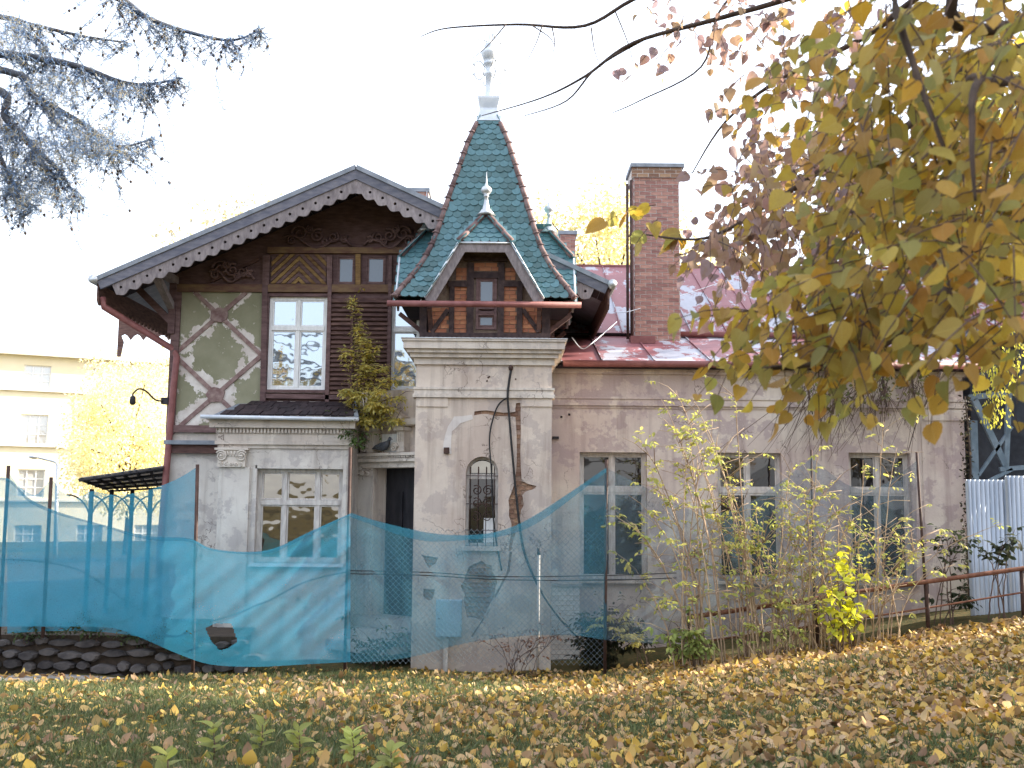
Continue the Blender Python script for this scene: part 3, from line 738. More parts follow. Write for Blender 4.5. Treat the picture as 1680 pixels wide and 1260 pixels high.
MB().tube([Vector((P(578, 735, YBAY).x, YBAY-.06, P(578, 735, YBAY).z)), Vector((P(574, 850, YBAY).x, YBAY-.06, P(574, 850, YBAY).z))], .02, 6).build('bay_downpipe', M['iron'], villa)

# ---- canted entrance between bay and turret
pa, pb = Vector((b1 + .0, 18.05, 0)), Vector((P(692, 800, YT).x + .0, 17.15, 0))
ed = (pb - pa); EL = ed.length; ed.normalize(); en = Vector((-ed.y, ed.x, 0))                 # pointing away from the viewer
def ez_(v, t=.5): q = pa + ed * EL * t; return P(640, v, q.y).z
ztop = ez_(640); zl = ez_(768, .3); zs_ = ez_(1012, .5)
j0, j1 = EL * .25, EL * 1.0
MB().slab(pa, ed, Zv, en, [(0, BASE), (j0, BASE), (j0, zl), (j1+.3, zl), (j1+.3, ztop), (0, ztop)], [], .25).build('entrance_wall', M['plaster'], villa)
MB().slab(pa + en*.24 + ed*j0, ed, Zv, en, [(-.02, BASE), (.012, BASE), (.012, zl), (-.02, zl)], [], .12).build('door_jamb', M['plaster'], villa)
dr = MB().slab(pa + en*.28, ed, Zv, en, [(j0, zs_), (j1+.3, zs_), (j1+.3, zl+.05), (j0, zl+.05)], [], .06).build('door', M['black_wood'], villa)
for (a, b, c, d_) in ((.10, .42, .15, .95), (.10, .42, 1.05, 2.1), (.50, .82, .15, .95), (.50, .82, 1.05, 2.1)):
    MB().slab(pa + en*.255 + ed*j0, ed, Zv, en, [(a, zs_+c), (b, zs_+c), (b, zs_+d_), (a, zs_+d_)], [], .028).build('door_panel', M['black_wood'], dr)
MB().slab(pa - en*.04, ed, Zv, en, [(.03, zs_-.2), (j0-.03, zs_-.2), (j0-.03, zl-.12), (.03, zl-.12)], [], .05).build('pier', M['plaster_bay'], villa)
for (z0_, z1_, pr) in ((zl+.002, zl+.10, .10), (zl+.10, zl+.16, .16), (zl+.20, zl+.25, .20), (ztop-.62, ztop-.52, .12)):
    MB().slab(pa - en*pr, ed, Zv, en, [(.06, z0_), (j1+.3, z0_), (j1+.3, z1_), (.06, z1_)], [], pr+.02).build('lintel_moulding', M['plaster_trim'], villa)
m = MB(); t = .1
while t < j1: m.slab(pa - en*.18 + ed*t, ed, Zv, en, [(0, zl+.165), (.03, zl+.165), (.03, zl+.198), (0, zl+.198)], [], .1); t += .055
m.build('dentil_row', M['plaster_trim'], villa, 'stuff')
# scrolled capital, consoles and white niche above the door
m = MB()
for (a, dz, r_) in ((.10, .02, .07), (.24, .05, .06), (.16, -.08, .06), (.28, -.10, .04), (.06, -.12, .035)):
    c = pa - en*.09 + ed*a + Zv*(zl + .0 + dz); m.tube([c + ed*(r_*(1-.85*k/20)*math.cos(k*.6)) + Zv*(r_*(1-.85*k/20)*math.sin(k*.6)) for k in range(21)], .015, 5)
m.slab(pa - en*.06, ed, Zv, en, [(.02, zl-.14), (j0-.02, zl-.14), (j0, zl+.12), (0, zl+.12)], [], .07); m.build('capital', M['plaster_trim'], villa)
for a in (.42, 1.12):
    m = MB(); m.slab(pa - en*.16, ed, Zv, en, [(a-.10, zl+.26), (a+.06, zl+.26), (a+.06, zl+.62), (a-.10, zl+.62)], [], .18); m.slab(pa - en*.22, ed, Zv, en, [(a-.13, zl+.62), (a+.09, zl+.62), (a+.09, zl+.68), (a-.13, zl+.68)], [], .24)
    c = pa - en*.18 + ed*(a-.14) + Zv*(zl+.34); m.tube([c + ed*(.08*(1-.85*k/20)*math.cos(k*.6)) + Zv*(.08*(1-.85*k/20)*math.sin(k*.6)) for k in range(21)], .018, 5)
    for k in range(3): m.slab(pa - en*.18 + ed*(a - .07 + .045*k), ed, Zv, en, [(0, zl+.44), (.025, zl+.44), (.025, zl+.58), (0, zl+.58)], [], .03)
    m.build('console', M['plaster_trim'], villa)
MB().slab(pa - en*.03, ed, Zv, en, [(.56, zl+.27), (1.0, zl+.27), (1.0, zl+.58), (.56, zl+.58)], [], .04).build('niche_panel', M['white_paint'], villa)
m = MB(); m.slab(pa - en*.10, ed, Zv, en, [(-.1, zl+.70), (.0, zl+.66), (j1+.2, zl+.72), (j1+.2, zl+.80), (.3, zl+.76)], [], .12)
m.beam(pa - en*.12 + ed*.0 + Zv*(zl+.72), pa - en*.12 + ed*.50 + Zv*(zl+1.12), .12, .2, -en); m.beam(pa - en*.12 + ed*.5 + Zv*(zl+1.14), pa - en*.12 + ed*1.15 + Zv*(zl+.80), .12, .2, -en); m.build('pediment', M['plaster'], villa)
for k in range(3):
    zt = zs_ - .16*k; MB().slab(pa - en*(.30*k + .30), ed, Zv, en, [(-.0 + 0*k, zt-.155), (EL+.0, zt-.155), (EL+.0, zt), (0, zt)], [], .75).build('door_step', M['concrete'], villa)

# ---- turret
tx0, tx1 = P(683, 620, YT).x, P(905.5, 620, YT).x; tc = (tx0 + tx1)/2; thw = (tx1 - tx0)/2; YC = YT + thw
ztw = P(795, 560, YT).z
aw = rect(764, 749, 817, 896, YT); ax_, ar = (aw[0]+aw[1])/2, (aw[1]-aw[0])/2; asp = aw[3] - ar
arch = [(aw[0], aw[2]), (aw[1], aw[2])] + [(ax_ + ar*math.cos(t), asp + ar*math.sin(t)) for t in [k*math.pi/12 for k in range(13)]]
def pp(lst, Y): return [(P(u, v, Y).x, P(u, v, Y).z) for u, v in lst]
patch1 = jag(pp([(757,960),(772,928),(790,918),(806,928),(814,955),(811,985),(800,1008),(790,1018),(767,1012),(762,985)], YT), .025, 3)
patch2 = jag(pp([(692,910),(719,915),(716,924),(705,931),(698,924)], YT), .012, 2)
patch3 = jag(pp([(694,967),(713,966),(711,982),(704,987),(694,979)], YT), .012, 2)
groove = jag(pp([(778,676),(800,672),(826,678),(845,676),(846,662),(853,660),(855,676),(853,740),(856,790),(864,792),(880,797),(874,803),(862,806),(857,812),(858,830),(853,846),(850,862),(840,900),(833,905),(840,862),(836,846),(835,820),(846,792),(847,740),(846,684),(826,683),(800,680),(778,681)], YT), .012, 2)
crack = pp([(836,905),(832,938),(790,1018),(772,1045),(775,1046),(795,1014),(836,938),(840,905)], YT)
tw = MB().wall([(tx0, BASE), (tx1, BASE), (tx1, ztw), (tx0, ztw)], [arch, patch1, patch2, patch3, groove, crack], YT, YT+.045).build('turret_wall', M['plaster'], villa)
MB().wall([(tx0+.001, BASE), (tx1-.001, BASE), (tx1-.001, ztw), (tx0+.001, ztw)], [arch], YT+.045, YT+.3).build('turret_core', M['mortar_old'], villa)
core = villa.children[-1]
for pt in (patch1, patch2, patch3): bricks_in(pt, YT+.022, M['brick_old'], core, dep=.03)
bricks_in([(min(p[0] for p in groove), z_) for z_ in (0,)] and groove, YT+.03, M['brick_old'], core, bw=.12, dep=.02)
MB().box(tx0, tx0+.25, YT+.3, YG+.3, BASE, ztw).build('turret_side', M['plaster'], villa); MB().box(tx1-.25, tx1, YT+.3, YG+.3, BASE, ztw).build('turret_side', M['plaster'], villa)
# arched window
m = MB(); f = .045; Yw = YT+.14
m.wall(arch, [[(aw[0]+f, aw[2]+f), (aw[1]-f, aw[2]+f), (aw[1]-f, asp-.10), (aw[0]+f, asp-.10)], [(aw[0]+f, asp-.02), (aw[1]-f, asp-.02)] + [(ax_ + (ar-f)*math.cos(t), asp + (ar-f)*math.sin(t)) for t in [.12 + k*(math.pi-.24)/10 for k in range(11)]]], Yw, Yw+.06)
awin = m.build('arched_window', M['grey_paint'], villa)
MB().wall([(aw[0]+.03, aw[2]+.03), (aw[1]-.03, aw[2]+.03), (aw[1]-.03, asp), (aw[0]+.03, asp)], [], Yw+.03, Yw+.036).build('pane', M['glass_dark'], awin)
MB().wall([(ax_ + (ar-.03)*math.cos(t), asp - .03 + (ar-.03)*math.sin(t)) for t in [k*math.pi/12 for k in range(13)]], [], Yw+.04, Yw+.046).build('pane', M['glass_bay'], awin)
MB().box(aw[0]-.05, aw[1]+.05, YT-.08, Yw+.02, aw[2]-.07, aw[2]).build('window_sill', M['plaster_trim'], awin)
zq = P(790, 850, YT).z; MB().box(ax_+.03, aw[1]-.05, Yw+.015, Yw+.02, aw[2]+.05, zq).build('torn_paper', M['white_paint'], awin)
m = MB(); gx = ax_; gz = (asp + aw[2])/2 + .1
for s_ in (-1, 1):
    for zz in (.0, -.22, .2): m.tube(spiral((gx + s_*.09, gz+zz), .085, 1.6, s_, YT+.05, 1), .008, 4)
for k in range(4): xx = lerp(aw[0], aw[1], (k+.5)/4); m.tube([(xx, YT+.05, aw[2]), (xx, YT+.05, asp+.1)], .007, 5)
for zz in (aw[2]+.25, asp-.05, asp-.5): m.tube([(aw[0], YT+.05, zz), (aw[1], YT+.05, zz)], .007, 5)
m.build('window_grille', M['rust_dark'], awin)
# mouldings
for (v0, v1, pr, e) in ((559, 563, .225, 0), (563, 575, .20, 0), (575, 581, .15, 0), (581, 588, .10, 0), (588, 599, .04, 0), (636, 640, .045, 0), (640, 647, .03, 0), (647, 653, .05, 0)):
    x0, x1, z0, z1 = rect(683, v0, 905, v1, YT); m = MB()
    m.box(tx0-pr, tx1+pr, YT-pr, YT+2*thw+.1, z0+.001, z1-.001) if v1 < 600 else m.box(tx0-pr, tx1+pr, YT-pr, YT+.3, z0+.001, z1-.001)
    m.build('turret_cornice', M['plaster_trim'], villa)
MB().box(tx0-.24, tx1+.24, YT-.24, YT+2*thw+.1, P(795, 559, YT).z, P(795, 559, YT).z+.012).build('cornice_flashing', M['zinc'], villa)
for (u0, u1) in ((683, 735), (856, 906)): MB().pbox(u0, 653, u1, 667, YT-.022, YT).build('pilaster_block', M['plaster'], villa)
MB().wall(jag(pp([(735,745),(727,738),(728,722),(735,700),(745,684),(775,680),(776,688),(755,694),(742,708),(740,730),(741,745)], YT), .008, 2), [], YT-.006, YT+.001).build('plaster_repair', M['plaster_patch'], villa)
MB().pbox(728, 734, 737, 744, YT-.05, YT-.006).build('junction_box', M['rust_dark'], villa)
for (u, v) in ((803,618),(799,625),(801,619),(793,642),(846,622)):
    p = P(u, v, YT); MB().lathe((p.x, YT-.004, p.z), [(.001,-.012),(.012,-.01),(.012,.01),(.001,.012)], 6).build('nail_head', M['rust_dark'], villa)

# half-timbered turret storey
yt2 = YT + .03; zt0 = ztw + .012; hwT = thw - .06
zt1 = P(795, 398, YT-.28).z
MB().box(tc-hwT, tc+hwT, yt2+.03, YT+2*thw-.06, zt0, P(795, 470, YT).z).build('turret_storey', M['timber'], villa)
dwn = rect(781, 455, 815, 541, YT)
def tbeam(u0, v0, u1, v1, dep=.05, mat='wood_dark', name='timber'): return MB().pbox(u0, v0, u1, v1, yt2-dep, yt2+.03).build(name, M['timber'], villa)
# gable infill wall of the front dormer
ow = [(P(u, v, yt2).x, P(u, v, yt2).z) for u, v in ((704,556),(888,556),(888,495),(845,412),(755,412),(704,495))]
dwall = MB().wall(ow, [hole(dwn)], yt2+.0, yt2+.06).build('dormer_wall', M['mortar_dark'], villa)
for (u0, v0, u1, v1) in ((703,506,737,546),(745,470,766,546),(826,470,848,546),(857,506,889,546),(776,428,820,445),(748,440,766,460),(828,440,846,460)):
    x0, x1, z0, z1 = rect(u0, v0, u1, v1, yt2); bricks_in([(x0,z0),(x1,z0),(x1,z1),(x0,z1)], yt2-.012, M['brick_orange'], dwall, bw=.20, bh=.07, gap=.008, dep=.03, fit=True, jit=.002)
for q in ((688,546,903,560),(688,500,700,547),(737,462,745,547),(766,430,777,547),(817,430,827,547),(848,462,857,547),(889,500,903,547),(768,446,826,456),(735,461,766,470),(827,461,860,470),(762,421,832,428)): tbeam(*q, dep=.05 + .004*R.random())
for (a, b) in (((708,545),(735,508)),((884,545),(858,508))): MB().beam(P(*a, yt2-.02), P(*b, yt2-.02), .07, .045).build('timber_brace', M['timber'], villa)
make_window(781, 455, 815, 541, yt2-.03, yt2, [], [.30, .42], .045, M['wood_brown'], M['glass_blue'], name='dormer_window')
m = MB(); xx = tc - hwT
while xx < tc + hwT: m.box(xx, xx+.045, YT-.03, YT+.0, zt0, zt0+.05); xx += .075
m.build('dentil_row', M['wood_grey'], villa, 'stuff')

# turret roof: bell-cast pyramid
hips = [(487,650,942),(468,665,927),(450,680.5,912),(434,695,902),(404,712.6,889),(375,723,877.5),(348,732,870),(314,744,861),(272,757.5,846.5),(235,773,838),(199,791,825)]
prof = []
for (v, ul, ur) in hips:
    hw = 1.0
    for _ in range(8): hw = (P(ur, v, YC-hw).x - P(ul, v, YC-hw).x)/2
    prof.append((P(800, v, YC-hw).z, hw))
def hw_at(z):
    if z <= prof[0][0]: return prof[0][1]
    for i in range(len(prof)-1):
        if prof[i][0] <= z <= prof[i+1][0]: t = (z-prof[i][0])/(prof[i+1][0]-prof[i][0]); return lerp(prof[i][1], prof[i+1][1], t)
    return prof[-1][1]
arc = [0]
zsamp = np.linspace(prof[0][0], prof[-1][0], 400); hs_ = [hw_at(z) for z in zsamp]
for i in range(1, 400): arc.append(arc[-1] + math.hypot(zsamp[i]-zsamp[i-1], hs_[i]-hs_[i-1]))
def at_arc(s): z = float(np.interp(s, arc, zsamp)); return z, hw_at(z)
dy = YC - prof[0][1] - .03                                    # plane of the dormer fronts
dhw0 = (P(890, 490, dy).x - P(697, 490, dy).x)/2; dz0 = P(795, 490, dy).z
dhw1 = (P(838, 399, dy).x - P(752, 399, dy).x)/2; dz1 = P(795, 399, dy).z
pk_off = 1.05; pk = P(800, 352, YC-pk_off).z
def dorm_hw(z):
    if z < dz0: return dhw0
    if z < dz1: return lerp(dhw0, dhw1, (z-dz0)/(dz1-dz0))
    if z < pk: return lerp(dhw1, 0, (z-dz1)/(pk-dz1))
    return 0
def face_axes(k):                                             # k = 0 front, 1 right, 2 back, 3 left
    a = k*math.pi/2; return Vector((math.cos(a), math.sin(a), 0)), Vector((math.sin(a), -math.cos(a), 0))
CT = Vector((tc, YC, 0))
m = MB()
for k in range(4):
    t_, o_ = face_axes(k); zz = list(np.linspace(prof[0][0], prof[-1][0], 48))
    for i in range(47):
        z0, z1 = zz[i], zz[i+1]; h0, h1 = hw_at(z0), hw_at(z1); d0, d1 = dorm_hw(z0), dorm_hw(z1)
        for s_ in (-1, 1):
            q = [CT + t_*s_*d0 + o_*h0 + Zv*z0, CT + t_*s_*h0 + o_*h0 + Zv*z0, CT + t_*s_*h1 + o_*h1 + Zv*z1, CT + t_*s_*d1 + o_*h1 + Zv*z1]
            m.add([p for p in q], [(0,1,2,3)])
troof = m.build('turret_roof', M['tile_brown'], villa)
# scalloped tiles
TW, TE = .142, .112
def tile_mb():
    pts = [(-TW*.49, .20), (TW*.49, .20), (TW*.49, .055)] + [(TW*.49*math.cos(t), .055 - .055*math.sin(t)) for t in [math.pi*k/8 for k in range(1, 8)]] + [(-TW*.49, .055)]
    return pts
tile_mesh = MB().slab((0,0,0), X, Yv, -Zv, tile_mb(), [], .014)
tile_me = None; rest = MB()
ntile = 0
for k in range(4):
    t_, o_ = face_axes(k); s_ = -.03; row = 0
    while s_ < arc[-1] - .05:
        z, h = at_arc(max(s_, 0)); z2, h2 = at_arc(min(max(s_, 0) + .15, arc[-1]))
        upv = (Zv*(z2-z) + o_*(h2-h)).normalized(); nn = t_.cross(upv).normalized()
        if nn.dot(o_) < 0: nn = -nn
        lift = 0 if s_ >= 0 else s_
        hm_ = lerp(h, h2, .4); cnt = int(hm_/TW) + 2
        for j in range(-cnt, cnt+1):
            xx = (j + (.5 if row % 2 else 0))*TW
            if abs(xx) > hm_ - .03 or (z < pk and abs(xx) < dorm_hw(z + .03) - (.02 if z < dz1 else -.02)): continue
            c = CT + t_*xx + o_*h + Zv*z + nn*.028 + upv*lift
            tilt = (upv + nn*-.10).normalized(); n2 = tilt.cross(t_) if tilt.cross(t_).dot(nn) > 0 else t_.cross(tilt)
            rr = R.uniform(-.045, .045); c = c + upv*R.uniform(-.008, .008) + nn*R.uniform(0, .008); tt = (t_ + tilt*rr).normalized()
            if k == 0 and ntile < 290:
                if tile_me is None: o = tile_mesh.build('roof_tile', M['tile_teal'], troof); tile_me = o.data
                else: o = link('roof_tile', tile_me, troof)
                o.matrix_basis = Matrix(((tt.x, tilt.x, n2.x, c.x), (tt.y, tilt.y, n2.y, c.y), (tt.z, tilt.z, n2.z, c.z), (0,0,0,1))); ntile += 1
            else: rest.slab(c, tt, tilt, -n2, tile_mb(), [], .014)
        s_ += TE; row += 1
# hip tiles with nibs
hip_me = {}
for k in range(4):
    t_, o_ = face_axes(k); s_ = .0
    while s_ < arc[-1] - .1:
        z, h = at_arc(s_); z2, h2 = at_arc(min(s_ + .23, arc[-1])); a = CT + (t_ + o_)*(h+.012) + Zv*z; b = CT + (t_ + o_)*(h2+.012) + Zv*z2
        hh = MB(); hh.tube([a, b], [.05, .042], 8); hh.tube([a - (b-a)*.02, a + (b-a)*.10], [.056, .054], 8)
        nb = (t_ + o_).normalized(); q = a + (b-a)*.05 + nb*.045; hh.tube([q, q + nb*.035, q + nb*.045 - Zv*.02], .010, 5)
        hh.build('hip_tile', M['tile_brown'], troof); s_ += .225
# dormers on the four sides
for k in range(4):
    t_, o_ = face_axes(k); dd = (YC - dy)
    def D(s, off, z): return CT + t_*s + o_*off + Zv*z
    m = MB()
    for s_ in (-1, 1):
        hin0, hin1 = hw_at(dz0) - .3, hw_at(dz1) - .12
        q = [D(s_*dhw0, dd, dz0), D(s_*dhw1, dd, dz1), D(s_*dhw1, hin1, dz1), D(s_*dhw0, hin0, dz0)]
        nn = (q[1]-q[0]).cross(q[3]-q[0]).normalized()
        if nn.dot(t_*s_) < 0: nn = -nn
        m.add(q + [p - nn*.05 for p in q], [(0,1,2,3),(7,6,5,4),(0,4,5,1),(1,5,6,2),(2,6,7,3),(3,7,4,0)])
        # tiles on the dormer cheek slope
        ev = (q[1]-q[0]); el = ev.length; ev.normalize(); r_i = 0; s2 = 0
        while s2 < el - .05:
            w2 = 0
            while w2 < dd - lerp(hin0, hin1, s2/el):
                rest.slab(D(s_*dhw0, dd, dz0) + ev*s2 - o_*(w2 + (TW/2 if r_i % 2 else 0)) + nn*.02, -o_, (ev - nn*.1).normalized(), -nn, tile_mb(), [], .012); w2 += TW
            s2 += TE; r_i += 1
        # barge board and white edging
        bb = MB(); bn = o_*-1
        pr0, pr1 = D(s_*dhw0, dd+.01, dz0), D(s_*dhw1, dd+.01, dz1)
        ins = (pr1-pr0).normalized().cross(o_).normalized(); ins = -ins if ins.dot(t_*s_) > 0 else ins
        bb.slab(pr0, (pr1-pr0).normalized(), ins, bn, [(-.02, 0), ((pr1-pr0).length, 0), ((pr1-pr0).length-.03, .16), (-.02, .16)], [], .035)
        bb.build('dormer_bargeboard', M['wood_grey'], villa)
        MB().tube([pr0 + o_*.02 - ins*.005, pr1 + o_*.02 - ins*.005], .02, 6).build('dormer_edging', M['zinc_pale'], villa)
    a, b = D(-dhw1, dd+.012, dz1), D(dhw1, dd+.012, dz1)
    MB().slab(a, t_, -Zv, -o_, [(-.0, 0), (2*dhw1, 0), (2*dhw1-.05, .15), (.05, .15)], [], .035).build('dormer_bargeboard', M['wood_grey'], villa)
    MB().tube([a + o_*.02, b + o_*.02], .016, 6).build('dormer_edging', M['zinc_pale'], villa)
    pkp = D(0, pk_off, pk); pki = D(0, hw_at(pk)-.12, pk); m.add([a, b, pkp, D(-dhw1, hw_at(dz1)-.12, dz1), D(dhw1, hw_at(dz1)-.12, dz1), pki], [(0,1,2),(0,2,5,3),(1,4,5,2),(0,3,4,1),(3,5,4)])
    MB().tube([pkp, pki], .05, 8).build('ridge_tile', M['tile_brown'], villa)
    for s_ in (-1, 1):
        q0 = D(s_*dhw1, dd, dz1); q1 = pkp; ev = (D(0, dd, pk) - q0); el = ev.length; ev.normalize(); nn = ev.cross(o_); nn = -nn if nn.z < 0 else nn; s2 = 0; r_i = 0
        while s2 < el - .05:
            w2 = (dd - pk_off)*s2/el + .02
            while w2 < dd - hw_at(lerp(dz1, pk, s2/el)) + .05: rest.slab(q0 + ev*s2 - o_*(w2 + (TW/2 if r_i % 2 else 0)) + nn*.02, -o_, (ev - nn*.1).normalized(), -nn, tile_mb(), [], .012); w2 += TW
            s2 += TE; r_i += 1
    m.build('dormer_roof', M['wood_dark'], villa)
    # tiles of the small hip
    v_up = (pkp - (a+b)/2); vl = v_up.length; v_up.normalize(); nn = t_.cross(v_up); nn = -nn if nn.dot(o_) < 0 else nn; s2 = 0; r_i = 0
    while s2 < vl - .08:
        hw2 = dhw1*(1 - s2/vl); c_ = int(hw2/TW) + 1
        for j in range(-c_, c_+1):
            xx = (j + (.5 if r_i % 2 else 0))*TW
            if abs(xx) < hw2 + .02: rest.slab((a+b)/2 + t_*xx + v_up*s2 + nn*.03, t_, (v_up - nn*.1).normalized(), -nn, tile_mb(), [], .014)
        s2 += TE; r_i += 1
    for s_ in (-1, 1):
        ra = D(s_*dhw1, dd-.02, dz1+.02)
        pts = [ra.lerp(pkp, t) for t in (0, .33, .66, 1)]
        for i in range(3): MB().tube([pts[i] + nn*.03, pts[i+1] + nn*.03], [.055, .045], 8).build('ridge_tile', M['tile_brown'], villa)
    # small finial
    bp = D(0, pk_off+.03, pk-.02); hgt = P(800, 283, YC-pk_off).z - pk
    pf = [(.16, 0), (.11, .05), (.065, .12), (.04, .20), (.028, .30), (.045, .315), (.045, .33), (.028, .34), (.075, .38), (.092, .425), (.075, .47), (.03, .50), (.012, .56), (.004, hgt+.02)]
    fo = MB().lathe(bp, pf, 12).build('dormer_finial', M['zinc'], villa)
rest.build('roof_tile_field', M['tile_teal'], troof, 'stuff')
# turret gutter
gl0, gl1 = P(640, 497, YC-prof[0][1]-.09), P(946, 501, YC-prof[0][1]-.09); zg = (gl0.z+gl1.z)/2
for k in range(4):
    t_, o_ = face_axes(k); off = prof[0][1] + .09
    if k == 0: MB().tube([CT + o_*off - t_*(off+.03) + Zv*zg, CT + o_*off + t_*(off+.03) + Zv*zg], .05, 10).build('turret_gutter', M['rust_red'], villa)
    m = MB()
    for s_ in (-.8, .8): MB().beam(CT + o_*(thw-.05) + t_*s_*thw + Zv*(zt0+.18), CT + o_*(off-.1) + t_*s_*thw + Zv*(zg-.05), .07, .07, t_).build('eave_bracket', M['wood_dark'], villa)
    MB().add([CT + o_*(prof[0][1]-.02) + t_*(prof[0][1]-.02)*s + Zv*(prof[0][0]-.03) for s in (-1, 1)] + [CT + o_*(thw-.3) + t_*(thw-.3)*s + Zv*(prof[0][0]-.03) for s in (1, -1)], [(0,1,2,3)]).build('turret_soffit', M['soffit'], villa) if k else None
# great finial
zf = P(808, 199, YC).z
def fz(v): return P(808, v, YC).z - zf
hwf_ = prof[-1][1]
fin = MB()
fin.lathe(CT + Zv*zf, [((hwf_+.05)*1.3, -.06), ((hwf_+.03)*1.28, .02), (hwf_*1.2, fz(185)), (hwf_*1.18, fz(182)), (hwf_*1.5, fz(167)), (hwf_*1.52, fz(164)), (.10, fz(163))], 4, False, .5)
finial = fin.build('finial', M['zinc_pale'], villa)
MB().lathe(CT + Zv*zf, [(.09, fz(164)), (.075, fz(160)), (.07, fz(125)), (.095, fz(123)), (.095, fz(120)), (.06, fz(118)), (.07, fz(112)), (.08, fz(108)), (.11, fz(106)), (.11, fz(103)), (.08, fz(101)), (.11, fz(99)), (.155, fz(89)), (.16, fz(87)), (.12, fz(84)), (.09, fz(80)), (.105, fz(76)), (.07, fz(72)), (.04, fz(70)), (.025, fz(62)), (.008, fz(50))], 14).build('finial_shaft', M['zinc_pale'], finial)
for k in range(4):
    a = k*math.pi/2 + .4; o_ = Vector((math.cos(a), math.sin(a), 0))
    for (vv, rr, dr_) in ((125, .10, -1), (112, .10, 1), (70, .06, 1)):
        c = CT + Zv*(zf + fz(vv)) + o_*.09
        pts = [c + o_*(rr*1.1*t*2) + Zv*(dr_*.10*math.sin(t*3.1)) for t in [i/7 for i in range(8)]]; e = pts[-1]
        pts += [e + o_*.03*math.cos(j) + Zv*dr_*.03*math.sin(j) for j in range(1, 5)]
        MB().tube(pts, .011, 5).build('finial_scroll', M['zinc'], finial)

# ---- long wing
w0, w1 = P(900, 800, YW).x, P(1586, 800, YW).x; zwt = P(1100, 606, YW).z
ww = [(951, 742, 1062, 951), (1178, 743, 1284, 953), (1395, 743, 1497, 955)]
wh = [rect(*q, YW) for q in ww]
MB().wall([(w0, BASE), (w1, BASE), (w1, zwt), (w0, zwt)], [hole(q) for q in wh], YW, YW+.3).build('wing_wall', M['plaster_wing'], villa)
MB().box(w1-.3, w1, YW+.3, YW+7, BASE, zwt).build('wing_side', M['plaster_wing'], villa)
for i, q in enumerate(ww):
    wn_, _ = make_window(*q, YW+.14, YW, [.49], [.70], .055, M['grey_paint'], M['glass_dark'], .09, 'plaster_trim')
    x0, x1, z0, z1 = wh[i]
    MB().box(x0+.06, x1-.06, YW+.135, YW+.152, lerp(z0, z1, .665), lerp(z0, z1, .735)).build('transom', M['grey_paint'], wn_)
for (v0, v1, pr) in ((653, 657, .05), (657, 664, .03), (664, 668, .055), (668, 672, .02), (604, 610, .10), (610, 616, .05)):
    x0, x1, z0, z1 = rect(905, v0, 1586, v1, YW); MB().box(tx1+.01, w1+pr, YW-pr, YW+.02, z0+.001, z1-.001).build('wing_cornice', M['plaster_wing'], villa)
MB().pbox(1516, 672, 1585, 690, YW-.05, YW).build('wing_capital', M['plaster_wing'], villa)
MB().pbox(1518, 690, 1583, 1060, YW-.03, YW).build('wing_pilaster', M['plaster_wing'], villa)
zgu = P(1100, 598, YW-.25).z
MB().tube([Vector((tx1+.25, YW-.28, zgu)), Vector((w1+.35, YW-.28, zgu+.02))], .06, 10).build('gutter', M['rust_red'], villa)
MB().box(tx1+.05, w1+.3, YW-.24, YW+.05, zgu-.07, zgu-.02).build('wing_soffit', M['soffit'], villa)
# lower roof of sheets
e0 = Vector((0, YW-.26, zgu+.04)); e1 = Vector((0, 20.9, P(1100, 552, 20.9).z)); rd = (e1-e0); RL = rd.length; rd.normalize(); rn = X.cross(rd); rn = -rn if rn.z < 0 else rn
def sheet_roof(name, xa, xb, o_, d_, n_, L, wd, mat, splits):
    q = MB().obox(Vector(((xa+xb)/2, o_.y, o_.z)) + d_*L/2 - n_*.02, X, d_, n_, (xb-xa)/2, L/2, .015).build(name, M['soffit'], villa)
    x_ = xa; i = 0
    while x_ < xb - .1:
        x2 = min(x_ + wd*R.uniform(.92, 1.08), xb); prev = 0
        for sp_ in splits + [1.0]:
            sp2 = min(1.0, sp_ + (R.uniform(-.1, .1) if sp_ < 1 else 0))
            h = MB().obox(Vector(((x_+x2)/2, o_.y, o_.z)) + d_*L*(prev+sp2)/2 + n_*(.004 + .003*(i % 2)), X, d_, n_, (x2-x_)/2 - .004, L*(sp2-prev)/2 - .003, .003); h.build('roof_sheet', M[mat], q); prev = sp2
        MB().obox(Vector((x2, o_.y, o_.z)) + d_*L/2 + n_*.02, X, d_, n_, .009, L/2, .018).build('standing_seam', M[mat], q)
        x_ = x2; i += 1
    return q
sheet_roof('lower_roof', tx1+.03, w1+.3, e0, rd, rn, RL, .95, 'red_roof', [.55])
# knee wall and upper roof
e2 = Vector((0, 20.75, P(1250, 549, 20.75).z)); e3 = Vector((0, 25.2, P(1250, 440, 25.2).z)); ud = (e3-e2); UL = ud.length; ud.normalize(); un = X.cross(ud); un = -un if un.z < 0 else un
ux0, ux1 = P(900, 500, 22).x, P(1720, 500, 22).x
sheet_roof('upper_roof', ux0, ux1, e2, ud, un, UL, .72, 'red_roof', [.28, .66])
MB().box(ux0, ux1, 20.95, 21.1, e1.z-1.0, e2.z-.0).build('knee_wall', M['plaster_wing'], villa)
MB().tube([Vector((P(1112, 550, 20.6).x, 20.66, e2.z-.02)), Vector((ux1, 20.66, e2.z-.02))], .06, 8).build('gutter', M['rust_red'], villa)
MB().tube([Vector((ux0, 25.2, e3.z+.01)), Vector((ux1, 25.2, e3.z+.01))], .05, 8).build('ridge_roll', M['rust_red'], villa)
